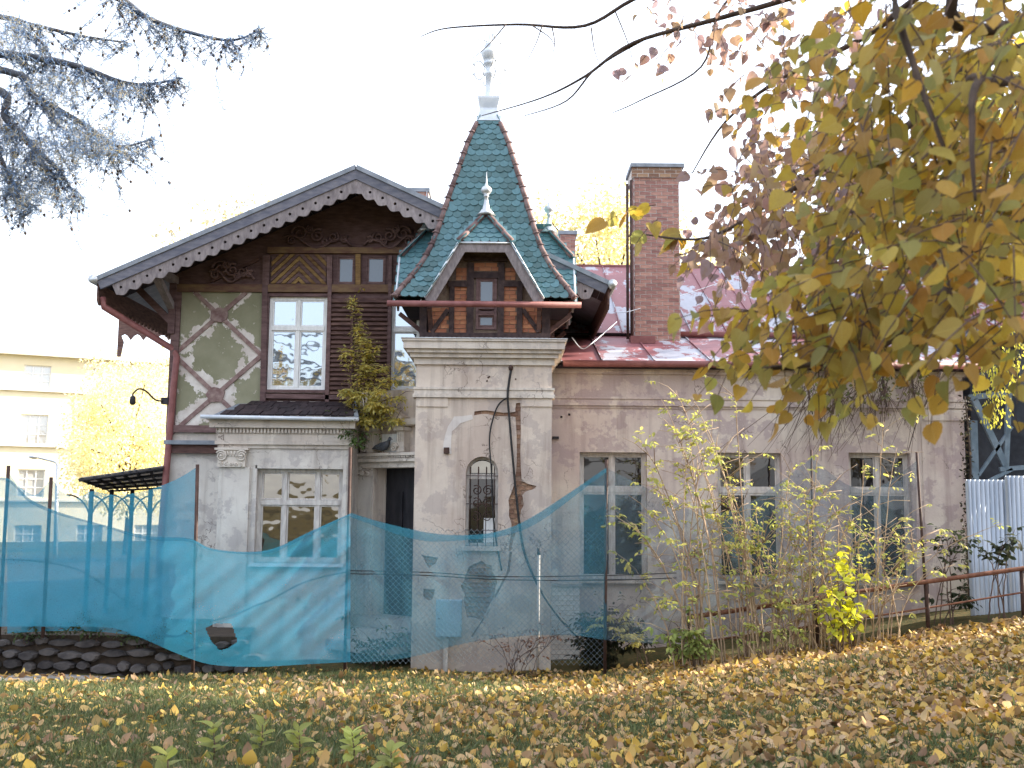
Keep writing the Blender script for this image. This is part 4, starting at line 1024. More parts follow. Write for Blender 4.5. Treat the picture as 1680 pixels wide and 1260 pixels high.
MB().add([(ux0, 25.2, e3.z), (ux1, 25.2, e3.z), (ux1, 29.6, e2.z), (ux0, 29.6, e2.z), (ux0, 25.2, e3.z-.06), (ux1, 25.2, e3.z-.06), (ux1, 29.6, e2.z-.06), (ux0, 29.6, e2.z-.06)], [(0,1,2,3),(7,6,5,4),(0,4,5,1),(1,5,6,2),(2,6,7,3),(3,7,4,0)]).build('upper_roof_rear', M['red_roof'], villa)
MB().box(ux0+.2, ux1-.2, 29.2, 29.4, BASE, e2.z).build('rear_wall', M['plaster_wing'], villa)
MB().add([(ux1, 21, BASE), (ux1, 29.3, BASE), (ux1, 29.3, e2.z), (ux1, 25.2, e3.z-.05), (ux1, 21, e2.z)], [(0,1,2,3,4)]).build('gable_end', M['plaster_wing'], villa)
# brick chimney
YCH = 20.3; cx0, cx1, cz0, cz1 = rect(1041, 290, 1115, 575, YCH)
chim = MB().box(cx0, cx1, YCH, YCH+.75, cz0, cz1).build('chimney', M['mortar'], villa)
nb_ = bricks_in([(cx0, cz0), (cx1, cz0), (cx1, cz1), (cx0, cz1)], YCH-.010, M['brick'], chim, bw=.225, bh=.076, gap=.014, dep=.04, fit=True, jit=.004)
m = MB()
z = cz0; row = 0
while z < cz1:
    y_ = YCH + (.0 if row % 2 else .11)
    while y_ < YCH + .7: m.box(cx0-.008, cx0+.03, y_+.006, min(y_+.218, YCH+.74), z+.007, z+.069); m.box(cx1-.03, cx1+.008, y_+.006, min(y_+.218, YCH+.74), z+.007, z+.069); y_ += .225
    z += .076; row += 1
m.build('side_brickwork', M['brick'], chim, 'stuff')
kx0, kx1, kz0, kz1 = rect(1036, 276, 1119, 292, YCH)
bricks_in([(kx0, kz0), (kx1, kz0), (kx1, kz1+.02), (kx0, kz1+.02)], YCH-.055, M['brick_old'], chim, bw=.225, bh=.076, gap=.012, dep=.10, fit=True)
MB().box(kx0+.01, kx1-.01, YCH-.05, YCH+.8, kz0, kz1).build('chimney_corbel', M['mortar'], chim)
MB().box(kx0-.03, kx1+.03, YCH-.10, YCH+.85, kz1, kz1+.075).build('chimney_cap', M['slate_blue'], chim)
for u in (1030, 1036.5):
    p = P(u, 556, YCH-.12); q = P(u, 302 if u < 1033 else 296, YCH-.12); MB().tube([p, Vector((p.x, YCH-.12, q.z))] , .03, 8).build('flue_pipe', M['rust_dark'], villa)
MB().pbox(1035, 551, 1075, 563, YCH-.4, YCH-.05).build('roof_hatch', M['rust_red'], villa)
# white brick pier beside the turret
px0, px1, pz0, pz1 = rect(904, 962, 951, 1090, YW-.75)
pier = MB().box(px0, px1, YW-.75, YW, BASE, pz1).build('brick_pier', M['mortar'], villa)
bricks_in([(px0, -1.35), (px1, -1.35), (px1, pz1), (px0, pz1)], YW-.762, M['brick_white'], pier, bw=.25, bh=.08, gap=.01, dep=.03, fit=True)
MB().box(px0-.03, px1+.03, YW-.79, YW, pz1, pz1+.05).build('pier_cap', M['concrete'], pier)
# plinth stain / vent holes
for (u, v) in ((921, 684), (934, 680), (1541, 723)):
    p = P(u, v, YW); MB().lathe((p.x, YW-.004, p.z), [(.001,-.02),(.02,-.016),(.02,.016),(.001,.02)], 8).build('wall_socket', M['black_wood'], villa)
MB().pbox(906, 716, 917, 720, YW-.06, YW).build('wall_bracket', M['iron'], villa)
# lightning conductor
# ------------------------------------------------------------------ things round the villa
def in_poly(x, y, poly):
    c = False; k = len(poly)
    for i in range(k):
        (a, b), (d_, e) = poly[i], poly[(i+1) % k]
        if (b > y) != (e > y) and x < (d_-a)*(y-b)/(e-b)+a: c = not c
    return c
# cables on the turret
def cable(name, pts, r, mat, label, cat='cable', group=None, n=6):
    o = MB().tube(smooth_pts([P(*p) for p in pts], n), r, 6).build(name, M[mat]); return tag(o, label, cat, group)
cable('cable', [(839,604,YT-.05),(835,628,YT-.05),(833,652,YT-.06),(836,690,YT-.04),(842,760,YT-.04),(850,840,YT-.04),(860,905,YT-.05),(885,965,YT-.15),(915,1010,YT-.3),(949,1046,YT-.3)], .02, 'cable', 'thick black cable running down the turret and away to the lower right')
cable('cable', [(833,652,YT-.075),(818,664,YT-.05),(808,690,YT-.035),(803,722,YT-.035),(806,770,YT-.05),(808,830,YT-.05),(813,880,YT-.05),(823,936,YT-.04)], .013, 'cable', 'thin black cable looping past the arched turret window')
cable('roof_wire', [(1010,512,20.2),(1036,510,20.1),(1120,484,21.5),(1222,450,24)], .008, 'zinc_pale', 'pale wire stretched across the red upper roof past the chimney', 'wire')
cable('roof_wire', [(938,553,YW-.1),(955,572,YW-.15),(975,560,YW-.1),(1012,528,YW+1)], .009, 'zinc_pale', 'pale wire slung over the roof between turret and gable eave', 'wire')
p = P(838, 604, YT); tag(MB().lathe((p.x, YT-.05, p.z), [(.01,-.05),(.035,-.03),(.04,0),(.03,.03),(.01,.05)], 8).build('cable_anchor', M['rust_dark']), 'small rusty cable anchor on the turret frieze', 'bracket')
# meter cabinet
Yc_ = YT - .17
cab = thing('meter_cabinet', 'pale blue metal meter cabinet on the foot of the turret', 'cabinet', P(736, 1046, YT))
x0, x1, z0, z1 = rect(715, 985, 757, 1045, Yc_)
MB().box(x0, x1, Yc_, YT, z0, z1).build('box', M['cabinet'], cab)
dr_ = MB().box(x0+.012, x1-.012, Yc_-.012, Yc_, z0+.012, z1-.012).build('cabinet_door', M['cabinet'], cab)
MB().lathe((x0+.05, Yc_-.015, (z0+z1)/2), [(.001,-.012),(.014,-.01),(.014,.01),(.001,.012)], 8).build('lock', M['iron'], dr_)
MB().box(x0+.12, x0+.19, YT-.1, YT, -1.5, z0).build('conduit', M['grey_paint'], cab)
# white conduit post
pt = P(884, 910, YT-.35); pb_ = Vector((P(882, 1088, YT-.35).x, YT-.35, g(.4, YT-.35)-.1))
cp = thing('conduit_post', 'slim pale conduit post standing in front of the turret', 'post', (pb_.x, pb_.y, pb_.z))
MB().tube([pb_, pt], .024, 8).build('pipe', M['grey_paint'], cp); MB().tube([pt, pt + Vector((0,0,.10))], .03, 8).build('cap', M['rust_dark'], cp)

# fence posts
YN = 15.35
def post(u0, v0, u1, v1, Y, lab, r=.026):
    a, b = P(u0, v0, Y), P(u1, v1, Y); b.z = min(b.z, g(b.x, Y) - .1) if u0 > 200 else b.z
    o = MB().tube([b, a], [r, r], 8).build('fence_post', M['rust_dark']); return tag(o, lab, 'post', 'iron fence posts holding the netting')
post(14, 764, -2, 1050, YN, 'leaning iron fence post at the far left edge of the netting')
post(84, 783, 70, 1046, YN, 'second iron fence post from the left, between leaning post and canopy')
post(324, 762, 318, 1070, YN, 'iron fence post where the high left netting ends, left of the bay window')
post(575, 734, 566, 1092, YN, 'tall iron fence post in front of the bay window\'s right edge')
post(995, 754, 992, 1085, YN, 'iron fence post in front of the wing\'s left window')
post(1331, 738, 1336, 1030, YN+1.6, 'iron fence post among the shrub stems between middle and right wing windows', .019)
post(1504, 742, 1521, 1000, YN+1.65, 'iron fence post right of the wing\'s rightmost window', .022)
# netting
def netting(name, tops, bots, mat, lab, nu=90, nv=26, Y=YN, fold=.05, hole_px=None, hem=None, diag=False, seed=1, group='blue construction netting'):
    u0, u1 = tops[0][0], tops[-1][0]; vs = []; fs = []; keep = {}
    for j in range(nv + 1):
        t = j / nv
        for i in range(nu + 1):
            u = lerp(u0, u1, i / nu); vt = polyline_at(tops, u); vb = polyline_at(bots, u)
            yy = Y - .03 + (vt[1] if len(vt) > 1 else 0)*(1-t) + (vb[1] if len(vb) > 1 else 0)*t
            ph = seed*2.1; fo = fold*(math.sin(u*.055 + t*3 + ph)*.5 + math.sin(u*.13 - t*5 + ph)*.3 + math.sin(u*.02 + t*9)*.4)*math.sin(math.pi*min(1, t*1.1+.05))
            if diag:
                vv = lerp(vt[0], vb[0], t); s_ = (u*.60 + vv*.80); nr = math.exp(-abs(u-575)/170.0); fo = fold*(nr*(math.sin(s_*.11 + 1.7*math.sin(s_*.037)) + .5*math.sin(s_*.23+u*.02)) + .5*math.sin(u*.02+t*4) + .18*math.sin(vv*.10+u*.03))*math.sin(math.pi*min(1, t*.9+.08))
            vs.append(P(u, lerp(vt[0], vb[0], t), yy + fo)); keep[(i, j)] = (u, lerp(vt[0], vb[0], t))
    W_ = nu + 1
    for j in range(nv):
        for i in range(nu):
            if hole_px:
                u, v = keep[(i, j)]
                if in_poly(u, v, hole_px): continue
            fs.append((j*W_+i, j*W_+i+1, (j+1)*W_+i+1, (j+1)*W_+i))
    o = thing(name, lab, 'netting', P((u0+u1)/2, polyline_at(bots, (u0+u1)/2)[0], Y), group)
    MB().add(vs, fs, True).build('mesh_cloth', M[mat], o)
    if hem:
        hv = []; hf = []
        for i in range(nu + 1):
            u = lerp(u0, u1, i / nu); vt = polyline_at(tops, u); y_ = Y - .05 + (vt[1] if len(vt) > 1 else 0)
            hv += [P(u, vt[0]-1, y_), P(u, vt[0]+hem*(.8+.3*math.sin(u*.03)), y_-.02)]
        for i in range(nu): hf.append((2*i, 2*i+2, 2*i+3, 2*i+1))
        MB().add(hv, hf, True).build('folded_hem', M['net_hem'], o)
    return o
def sag(pts, n=5, k=.0):
    """smooth a px polyline (u, v[, dy])"""
    V3 = [Vector((p[0], p[1], p[2] if len(p) > 2 else 0)) for p in pts]; return [(q.x, q.y, q.z) for q in smooth_pts(V3, n)]
netting('construction_netting', sag([(12,772),(30,796),(58,812),(84,788),(100,806),(128,817),(150,806),(190,812),(240,805),(290,786),(323,766)]), sag([(0,1040),(100,1035),(200,1040),(323,1065)]), 'net_dense', 'blue netting hung high between the posts at far left', Y=YN+.10, seed=1, nu=110)
netting('construction_netting', sag([(-30,790),(12,785),(50,820),(100,842),(170,862),(240,880),(310,884),(345,900),(400,906),(450,900),(510,872),(575,843)]),
        sag([(-30,1028),(90,1028),(180,1030),(230,1046),(290,1072),(345,1090),(420,1094),(500,1090),(575,1086)]), 'net_dense', 'torn blue netting sagging to the ground left of the tall post', Y=YN-.08, hole_px=[(336,1030),(350,1022),(378,1022),(383,1034),(389,1052),(374,1062),(360,1066),(346,1052)], hem=5, seed=2, nu=260, nv=110, fold=.055, diag=True)
netting('construction_netting', sag([(575,842),(640,861),(720,877),(800,876),(860,856),(930,812),(995,768)]), sag([(575,1088),(650,1082),(700,1072),(760,1056),(850,1044),(930,1042),(995,1050)]), 'net_thin', 'thin blue netting draped across the turret foot between two tall posts', hem=13, seed=3, nu=100)
netting('construction_netting', sag([(995,768,0),(1060,800,.35),(1140,838,.75),(1220,830,1.1),(1331,752,1.6)]), sag([(995,1050,0),(1100,1056,.5),(1200,1040,1.0),(1331,1010,1.6)]), 'net_faint', 'faint weathered netting behind the shrub stems in front of the wing', seed=4)
netting('construction_netting', sag([(1331,750,1.6),(1390,795,1.6),(1440,800,1.62),(1504,756,1.65)]), sag([(1331,1005,1.6),(1400,990,1.6),(1512,960,1.65)]), 'net_faint', 'faint netting strip hanging before the wing\'s rightmost window', seed=5)
# wire-mesh fence and tension wires
cl = thing('wire_fence', 'fine diamond wire fence behind the netting at the turret foot', 'fence', P(790, 1085, YN+.04)); m = MB()
x0, x1, z0, z1 = P(575, 950, YN+.04).x, P(995, 950, YN+.04).x, P(790, 1090, YN+.04).z, P(790, 868, YN+.04).z; st_ = .085; H_ = z1 - z0; xx = x0 - H_
while xx < x1:
    for sg in (1, -1):
        a, b = (xx, z0), (xx + H_, z1)
        if sg < 0: a, b = (xx, z1), (xx + H_, z0)
        ta, tb = max(0, (x0 - a[0])/H_), min(1, (x1 - a[0])/H_)
        if ta < tb: m.tube([(a[0] + H_*ta, YN+.04 + .006*sg, lerp(a[1], b[1], ta)), (a[0] + H_*tb, YN+.04 + .006*sg, lerp(a[1], b[1], tb))], .0022, 3, False)
    xx += st_
m.build('wire_mesh', M['steel_blue'], cl, 'stuff')
for (pts, lab) in (([(0,917),(70,922),(140,940),(230,1000),(330,1021),(430,990),(500,955),(570,938)], 'slack dark wire sagging through the left netting'), ([(570,936),(700,939),(820,946),(995,944),(1110,940)], 'upper dark tension wire across the turret foot'), ([(570,941),(700,944),(820,951),(995,952),(1110,948)], 'lower dark tension wire across the turret foot')):
    cable('tension_wire', [(u, v, YN-.02) for u, v in pts], .007, 'cable', lab, 'wire')

# pipe railing on the slope
YR = 15.9
rl = thing('pipe_railing', 'rusty pipe railing climbing the slope in front of the wing', 'railing', P(1130, 1060, YR))
tp = [P(1128, 1013, YR), P(1300, 988, YR+.1), P(1480, 960, YR+.3), P(1690, 931, YR+.5), P(1900, 905, YR+.7)]
MB().tube(tp, .036, 8).build('top_rail', M['rust'], rl)
MB().tube([P(1128, 1056, YR), P(1300, 1032, YR+.1), P(1480, 1004, YR+.3), P(1690, 970, YR+.5), P(1900, 944, YR+.7)], .016, 6).build('lower_rail', M['rust'], rl)
for (u, v, Y) in ((1130, 1004, YR), (1340, 982, YR+.14), (1520, 954, YR+.34), (1676, 932, YR+.5)):
    a = P(u, v, Y); MB().tube([Vector((a.x, Y, g(a.x, Y)-.15)), a], .032, 8).build('railing_post', M['rust_dark'], rl)

# corrugated sheet fence and steel frame at the right
YS = 17.3
def corr(u0, u1, v0, v1, Y, lab, pitch=.076):
    x0, x1 = P(u0, (v0+v1)/2, Y).x, P(u1, (v0+v1)/2, Y).x; z1 = P((u0+u1)/2, v0, Y).z; z0 = -.8; vs = []; fs = []; n = int((x1-x0)/pitch*6)
    for i in range(n+1):
        x = lerp(x0, x1, i/n); y = Y + .014*math.sin(2*math.pi*(x-x0)/pitch); vs += [(x, y, z0), (x, y, z1), (x, y+.004, z0), (x, y+.004, z1)]
    for i in range(n): b = 4*i; fs += [(b, b+4, b+5, b+1), (b+2, b+3, b+7, b+6), (b+1, b+5, b+7, b+3)]
    o = thing('corrugated_fence', lab, 'fence', ((x0+x1)/2, Y, z0), 'corrugated metal fence sheets')
    MB().add(vs, fs, True).build('corrugated_sheet', M['corrugated'], o); MB().box(x0-.03, x0+.01, Y-.03, Y-.016, z0, z1-.02).build('edge_strip', M['corrugated'], o)
corr(1590, 1654, 787, 1010, YS, 'corrugated metal fence sheet beside the end of the wing')
corr(1655, 2000, 782, 1010, YS-.03, 'corrugated metal fence sheet cut by the right edge of the photo')
sh = thing('shed', 'dark shed behind the corrugated fence with blue-grey steel braces', 'shed', (P(1660, 800, 19.5).x, 19.5, -.6))
x0 = P(1594, 700, 19.5).x; MB().box(x0, x0+6, 19.5, 20.6, -1.2, P(1650, 545, 19.5).z).build('shed_wall', M['shed_wall'], sh)
MB().box(x0-.1, x0+6.2, 18.9, 20.8, P(1650, 548, 19).z, P(1650, 536, 19).z).build('shed_roof', M['slate_blue'], sh)
for (a, b, wd) in (((1598,655),(1650,765),.11),((1597,690),(1600,800),.12),((1600,800),(1660,770),.06),((1640,770),(1700,765),.08),((1655,650),(1650,770),.09),((1605,780),(1660,700),.05),((1590,652),(1700,640),.10)):
    MB().beam(P(*a, 18.3), P(*b, 18.3), wd, .06).build('steel_brace', M['steel_blue'], sh)
for k in range(5): MB().pbox(1605 + 22*k, 560, 1620 + 22*k, 640, 19.47, 19.5).build('shed_pane', M['glass_blue'], sh)

# stone wall at the left
sw = thing('stone_wall', 'low rubble stone wall under the netting at the left', 'wall', P(180, 1085, 15.6))
YSW = 15.55; wx0, wx1 = P(-120, 1060, YSW).x, P(400, 1060, YSW).x; zt_ = P(150, 1041, YSW).z; zb_ = -1.15
MB().box(wx0, wx1, YSW+.05, YSW+.4, zb_, zt_-.02).build('wall_core', M['earth'], sw)
z = zb_; row = 0
while z < zt_ - .05:
    x = wx0 - R.uniform(0, .3); hgt = R.uniform(.14, .2)
    while x < wx1:
        wd = R.uniform(.18, .42); n = 8; hh = hgt*R.uniform(.8, 1.0)
        pts = [(x + wd/2 + (wd/2-.012)*math.cos(t)*R.uniform(.85, 1.12)*(1.12 if abs(math.cos(t)) > .5 else 1), z + hh/2 + (hh/2-.008)*math.sin(t)*R.uniform(.85, 1.1)) for t in [2*math.pi*(k+.5)/n for k in range(n)]]
        zo = R.uniform(-.04, .04); pts = [(p[0], p[1] + zo) for p in pts]; d0 = R.uniform(-.01, .07); mb = MB(); ctr = (sum(p[0] for p in pts)/n, sum(p[1] for p in pts)/n)
        inn = [(lerp(ctr[0], p[0], .72), lerp(ctr[1], p[1], .72)) for p in pts]
        vs = [(p[0], YSW+.06, p[1]) for p in pts] + [(p[0], YSW+.02-d0, p[1]) for p in pts] + [(p[0], YSW-.03-d0, p[1]) for p in inn]
        fs = [(i, (i+1) % n, n+(i+1) % n, n+i) for i in range(n)] + [(n+i, n+(i+1) % n, 2*n+(i+1) % n, 2*n+i) for i in range(n)] + [tuple(range(2*n, 3*n))]
        mb.add(vs, fs); mb.build('stone', M['stone'], sw); x += wd
    z += hgt; row += 1

# glazed canopy at the left
cn = thing('garden_canopy', 'iron garden canopy with glazed roof behind the left netting', 'canopy', P(205, 1040, 18.5))
Acn, Bcn, Ccn, Dcn = P(130, 785, 18.0), P(268, 765, 18.0), P(275, 797, 22), P(178, 803, 22)
for i in range(6):
    t0, t1 = i/6, (i+1)/6
    q = [Acn.lerp(Bcn, t0), Acn.lerp(Bcn, t1), Dcn.lerp(Ccn, t1), Dcn.lerp(Ccn, t0)]
    MB().add(q + [p + Zv*.012 for p in q], [(0,1,2,3),(7,6,5,4),(0,4,5,1),(2,6,7,3)]).build('roof_pane', M['glass_blue'], cn)
    MB().tube([Acn.lerp(Bcn, t0) - Zv*.02, Dcn.lerp(Ccn, t0) - Zv*.02], .02, 5).build('rafter', M['iron'], cn)
for i in range(5): t = i/4; MB().tube([Acn.lerp(Dcn, t) - Zv*.04, Bcn.lerp(Ccn, t) - Zv*.04], .022, 5).build('purlin', M['iron'], cn)
for (u, Y) in ((150, 18.1), (183, 19), (217, 20), (247, 18.3)):
    a = P(u, 812, Y); pc = Vector((a.x, Y, 0)); zz_ = a.z
    ps = MB().tube([(a.x, Y, -.6), (a.x, Y, zz_+.1)], .04, 8).build('canopy_post', M['iron'], cn)
    for s_ in (-1, 1): MB().tube([Vector((a.x + s_*.42*(1-math.cos(t)), Y, zz_-.5 + .5*math.sin(t))) for t in [k*math.pi/16 for k in range(9)]], .015, 5).build('arched_brace', M['iron'], ps)

# street building far left
bd = bpy.data.objects.new('street_building', None); col.objects.link(bd); tag(bd, 'pale yellow three-storey building with white windows in the background at left', 'building')
YBd = 60; ang = rad(26); pc = P(40, 800, YBd); bd.location = (pc.x, YBd, -1.2); bd.rotation_euler = (0, 0, ang)
sB = YBd/1680.0
def lz(v): return P(60, v, YBd).z + 1.2
def lx(u): return (u - 40)*sB/math.cos(ang)*1.02
wins = []
def lk(mb, name, mat, parent):
    o = mb.build(name, mat); o.parent = parent; o.matrix_parent_inverse = Matrix(); return o
rowsv = [(599, 638), (680, 729), (770, 816), (862, 905)]; colsu = [-165, -130+12, -55, 32+0, 111]
colsu = [(-210, -172), (-131, -93), (-54, -16), (30, 66), (112, 148), (192, 228), (272, 308), (352, 388)]
holes = [[(lx(a), lz(d)), (lx(b), lz(d)), (lx(b), lz(c)), (lx(a), lz(c))] for (c, d) in rowsv for (a, b) in colsu]
wl = lk(MB().slab((0,0,0), X, Zv, Yv, [(lx(-260), 0), (lx(420), 0), (lx(420), lz(582)), (lx(-260), lz(582))], holes, .4), 'wall', M['yellow_render'], bd)
lk(MB().box(lx(-260), lx(420), .4, 12, 0, lz(582)), 'rear_block', M['pale_render'], bd)
for (v0, v1, pr) in ((576, 584, .5), (639, 642, .18), (730, 733, .18), (820, 823, .18)): lk(MB().box(lx(-262), lx(422), -pr, .39, lz(v1), lz(v0)), 'cornice', M['pale_render'], bd)
for (c, d) in rowsv:
    for (a, b) in colsu:
        xa, xb, za_, zb_ = lx(a), lx(b), lz(d), lz(c); f = .07; m = MB()
        m.box(xa, xa+f, .1, .2, za_, zb_); m.box(xb-f, xb, .1, .2, za_, zb_); m.box(xa+f, xb-f, .1, .2, za_, za_+f); m.box(xa+f, xb-f, .1, .2, zb_-f, zb_)
        for k in (1, 2): xx = lerp(xa, xb, k/3); m.box(xx-.03, xx+.03, .11, .19, za_+f, zb_-f)
        for k in (.35, .66): zz_ = lerp(za_, zb_, k); m.box(xa+f, xb-f, .105, .185, zz_-.03, zz_+.03)
        wn_ = lk(m, 'window', M['white_paint'], bd)
        q = MB().box(xa+f, xb-f, .14, .16, za_+f, zb_-f).build('pane', M['glass_far'], wn_)
# lamps
lamp = thing('wall_lamp', 'dark gooseneck wall lamp on the villa\'s left corner above the street', 'lamp', P(272, 656, YG-.05))
MB().tube(smooth_pts([P(270, 658, YG-.05), P(255, 656, YG-.25), P(240, 642, YG-.4), P(228, 638, YG-.5), P(219, 645, YG-.5), P(218, 650, YG-.5)], 5), .016, 6).build('arm', M['iron'], lamp)
pc = P(218, 652, YG-.5); MB().lathe(pc, [(.02, .03), (.045, .01), (.05, -.02), (.055, -.09), (.04, -.12), (.02, -.13)], 10).build('lamp_head', M['iron'], lamp)
MB().pbox(264, 652, 276, 663, YG-.1, YG+.02).build('wall_mount', M['iron'], lamp)
sl_ = thing('street_lamp', 'grey street lamp with a long arm in front of the yellow building', 'street lamp', (P(92, 900, 42).x, 42, -1.05))
b_ = P(92, 900, 42); b_.z = -1.05; t_ = P(94, 762, 42); e_ = P(56, 749, 42)
MB().tube([b_, t_], [.09, .06], 8).build('pole', M['zinc'], sl_); MB().tube(smooth_pts([t_, P(88, 757, 42), e_], 4), .05, 6).build('arm', M['zinc'], sl_)
MB().lathe(e_, [(.02, .10), (.16, .06), (.22, 0), (.18, -.06), (.05, -.10)], 10).build('lamp_head', M['zinc_pale'], sl_)
# pigeon on the door lintel
pz = pa - en*.17 + ed*.70 + Zv*(zl+.255)
def pigeon():
    d = ed; body = []; secs = [(-.22, .028, .010, .10), (-.15, .05, .02, .11), (-.08, .075, .055, .125), (0, .088, .078, .13), (.07, .082, .075, .145), (.12, .06, .056, .175), (.145, .04, .04, .21), (.15, .034, .036, .235), (.165, .037, .036, .26), (.19, .026, .026, .262), (.205, .010, .010, .255), (.235, .003, .003, .245)]
    vs = []; fs = []; n = 12
    for (x, w_, h_, zc) in secs:
        for k in range(n): a = 2*math.pi*k/n; vs.append(pz + d*x + en*-w_*math.cos(a) + Zv*(zc - .03 + h_*math.sin(a)))
    for i in range(len(secs)-1):
        for k in range(n): k2 = (k+1) % n; fs.append((i*n+k, i*n+k2, (i+1)*n+k2, (i+1)*n+k))
    fs.append(tuple(range(n))); fs.append(tuple(range((len(secs)-1)*n, len(secs)*n)))
    r_ = thing('pigeon', 'grey pigeon resting on the ledge above the front door', 'bird', pz)
    MB().add(vs, fs, True).build('body', M['pigeon'], r_)
    for s_ in (-1, 1): MB().tube([pz + en*.025*s_ + Zv*.06, pz + en*.03*s_ + Zv*.0, pz + en*.03*s_ + d*.03 + Zv*.004], .006, 5).build('leg', M['rust'], r_)
    for s_ in (-1, 1): MB().add([pz + en*s_*.086 + d*.07 + Zv*.13, pz + en*s_*.09 + d*-.02 + Zv*.075, pz + en*s_*.04 + d*-.20 + Zv*.075, pz + en*s_*.05 + d*-.10 + Zv*.135] , [(0,1,2,3)]).build('wing', M['pigeon_head'], r_)
pigeon()
# ------------------------------------------------------------------ vegetation
def tubes_np(mb, pts, r0, r1, n=5): mb.tube(pts, [lerp(r0, r1, k/(len(pts)-1)) for k in range(len(pts))], n, True)
YEL = [(.50,.36,.06),(.42,.28,.05),(.55,.42,.10),(.34,.30,.07),(.40,.22,.05)]
LINDEN = [(.42,.30,.07),(.44,.26,.06),(.37,.30,.08),(.27,.27,.085),(.42,.23,.06),(.22,.23,.085),(.54,.40,.085),(.38,.23,.075)]
PLUM_BACKLIT = [(.34,.21,.20),(.36,.23,.18),(.29,.21,.21),(.36,.26,.16),(.27,.20,.23)]  # backlight and the pinkish sky fringe are put into these leaf colours
LITTER = [(.36,.225,.075),(.29,.17,.08),(.46,.30,.08),(.40,.30,.16),(.22,.13,.075),(.50,.34,.07),(.35,.25,.15),(.25,.16,.10),(.54,.38,.10),(.40,.23,.06),(.30,.20,.12)]
GREENY = [(.36,.38,.11),(.46,.44,.13),(.29,.33,.11),(.52,.46,.15)]

# --- grass and litter -------------------------------------------------------
def visible_xy(n, y0, y1, pw=1.0, pad=1.7):
    y = y0 + (y1-y0)*NR.rand(n)**pw; x = (NR.rand(n)*2-1)*(y*.515 + pad); return x, y
def gz(x, y): return np.array([g(a, b) for a, b in zip(x, y)])
nG = 260000
x, y = visible_xy(nG, 3.6, 16.2, .8)
cl_ = np.sin(x*1.7 + np.sin(y*1.1)*2) + np.sin(y*2.3 - x*.8) + .9*NR.randn(nG) - np.clip(x, -2, 5)*.30
ok = (cl_ > -.9) & ~((y > 14.0) & (x > 1.0 + (16.4-y))) & ~((x < -5.2) & (y > 13.8)); x, y = x[ok], y[ok]; n = len(x)
d = np.stack([NR.randn(n)*.45, NR.randn(n)*.45, np.ones(n)], 1); nn = rdir(n)
hh = (.035 + .06*NR.rand(n))*(1 + .5*(NR.rand(n) > .93))
cols = palette([(.075,.105,.045),(.105,.135,.055),(.13,.15,.065),(.07,.095,.05),(.19,.18,.09)], n, .3)
scatter('grass', 'blade', np.stack([x, y, gz(x, y)-.004], 1), d, nn, hh, cols, 'grass_attr', width=(.006 + .004*NR.rand(n))/hh)['label'] = 'short uneven green grass of the lawn'
nL = 54000
x, y = visible_xy(nL, 3.5, 16.3, .75)
keepp = NR.rand(nL) < np.clip(.50 + .12*(x + .10*y) + .28*np.sin(x*1.3+y*.9+np.sin(y*2.1)), .20, 1.0)
ok = keepp & ~((x < -5.0) & (y > 14.9)); x, y = x[ok], y[ok]; n = len(x)
sz = .05 + .055*NR.rand(n)**1.4; tilt = .5
nrm_ = np.stack([NR.randn(n)*tilt, NR.randn(n)*tilt, np.ones(n)], 1); flip = NR.rand(n) < .5; nrm_[flip] *= -1
a = NR.rand(n)*2*np.pi; d = np.stack([np.cos(a), np.sin(a), NR.randn(n)*.35 + .1], 1); d -= nrm_*np.sum(d*nrm_, 1, keepdims=True)/np.sum(nrm_**2, 1, keepdims=True)
pos = np.stack([x, y, gz(x, y) + .012 + .03*NR.rand(n)], 1); cols = palette(LITTER, n, .3)
big = np.argsort(-(sz/np.sqrt(x*x + y*y)) + 10*(np.abs(x) > y*.49))[:300]; msk = np.ones(n, bool); msk[big] = False
half_ = NR.rand(n) < .5
scatter('leaf_litter', 'oval', pos[msk], d[msk], nrm_[msk], sz[msk], cols[msk], 'leaf_litter', width=1.15 + .5*NR.rand(int(msk.sum())))['label'] = 'carpet of fallen yellow and brown leaves on the lawn'
for i in big:
    o = leaf_object('broad', 'leaf_litter_obj', 'fallen_leaf', pos[i], d[i], nrm_[i], sz[i], cols[i])
    tag(o, 'fallen autumn leaf on the foreground lawn closest to the viewer', 'leaf', 'fallen leaves in the foreground')

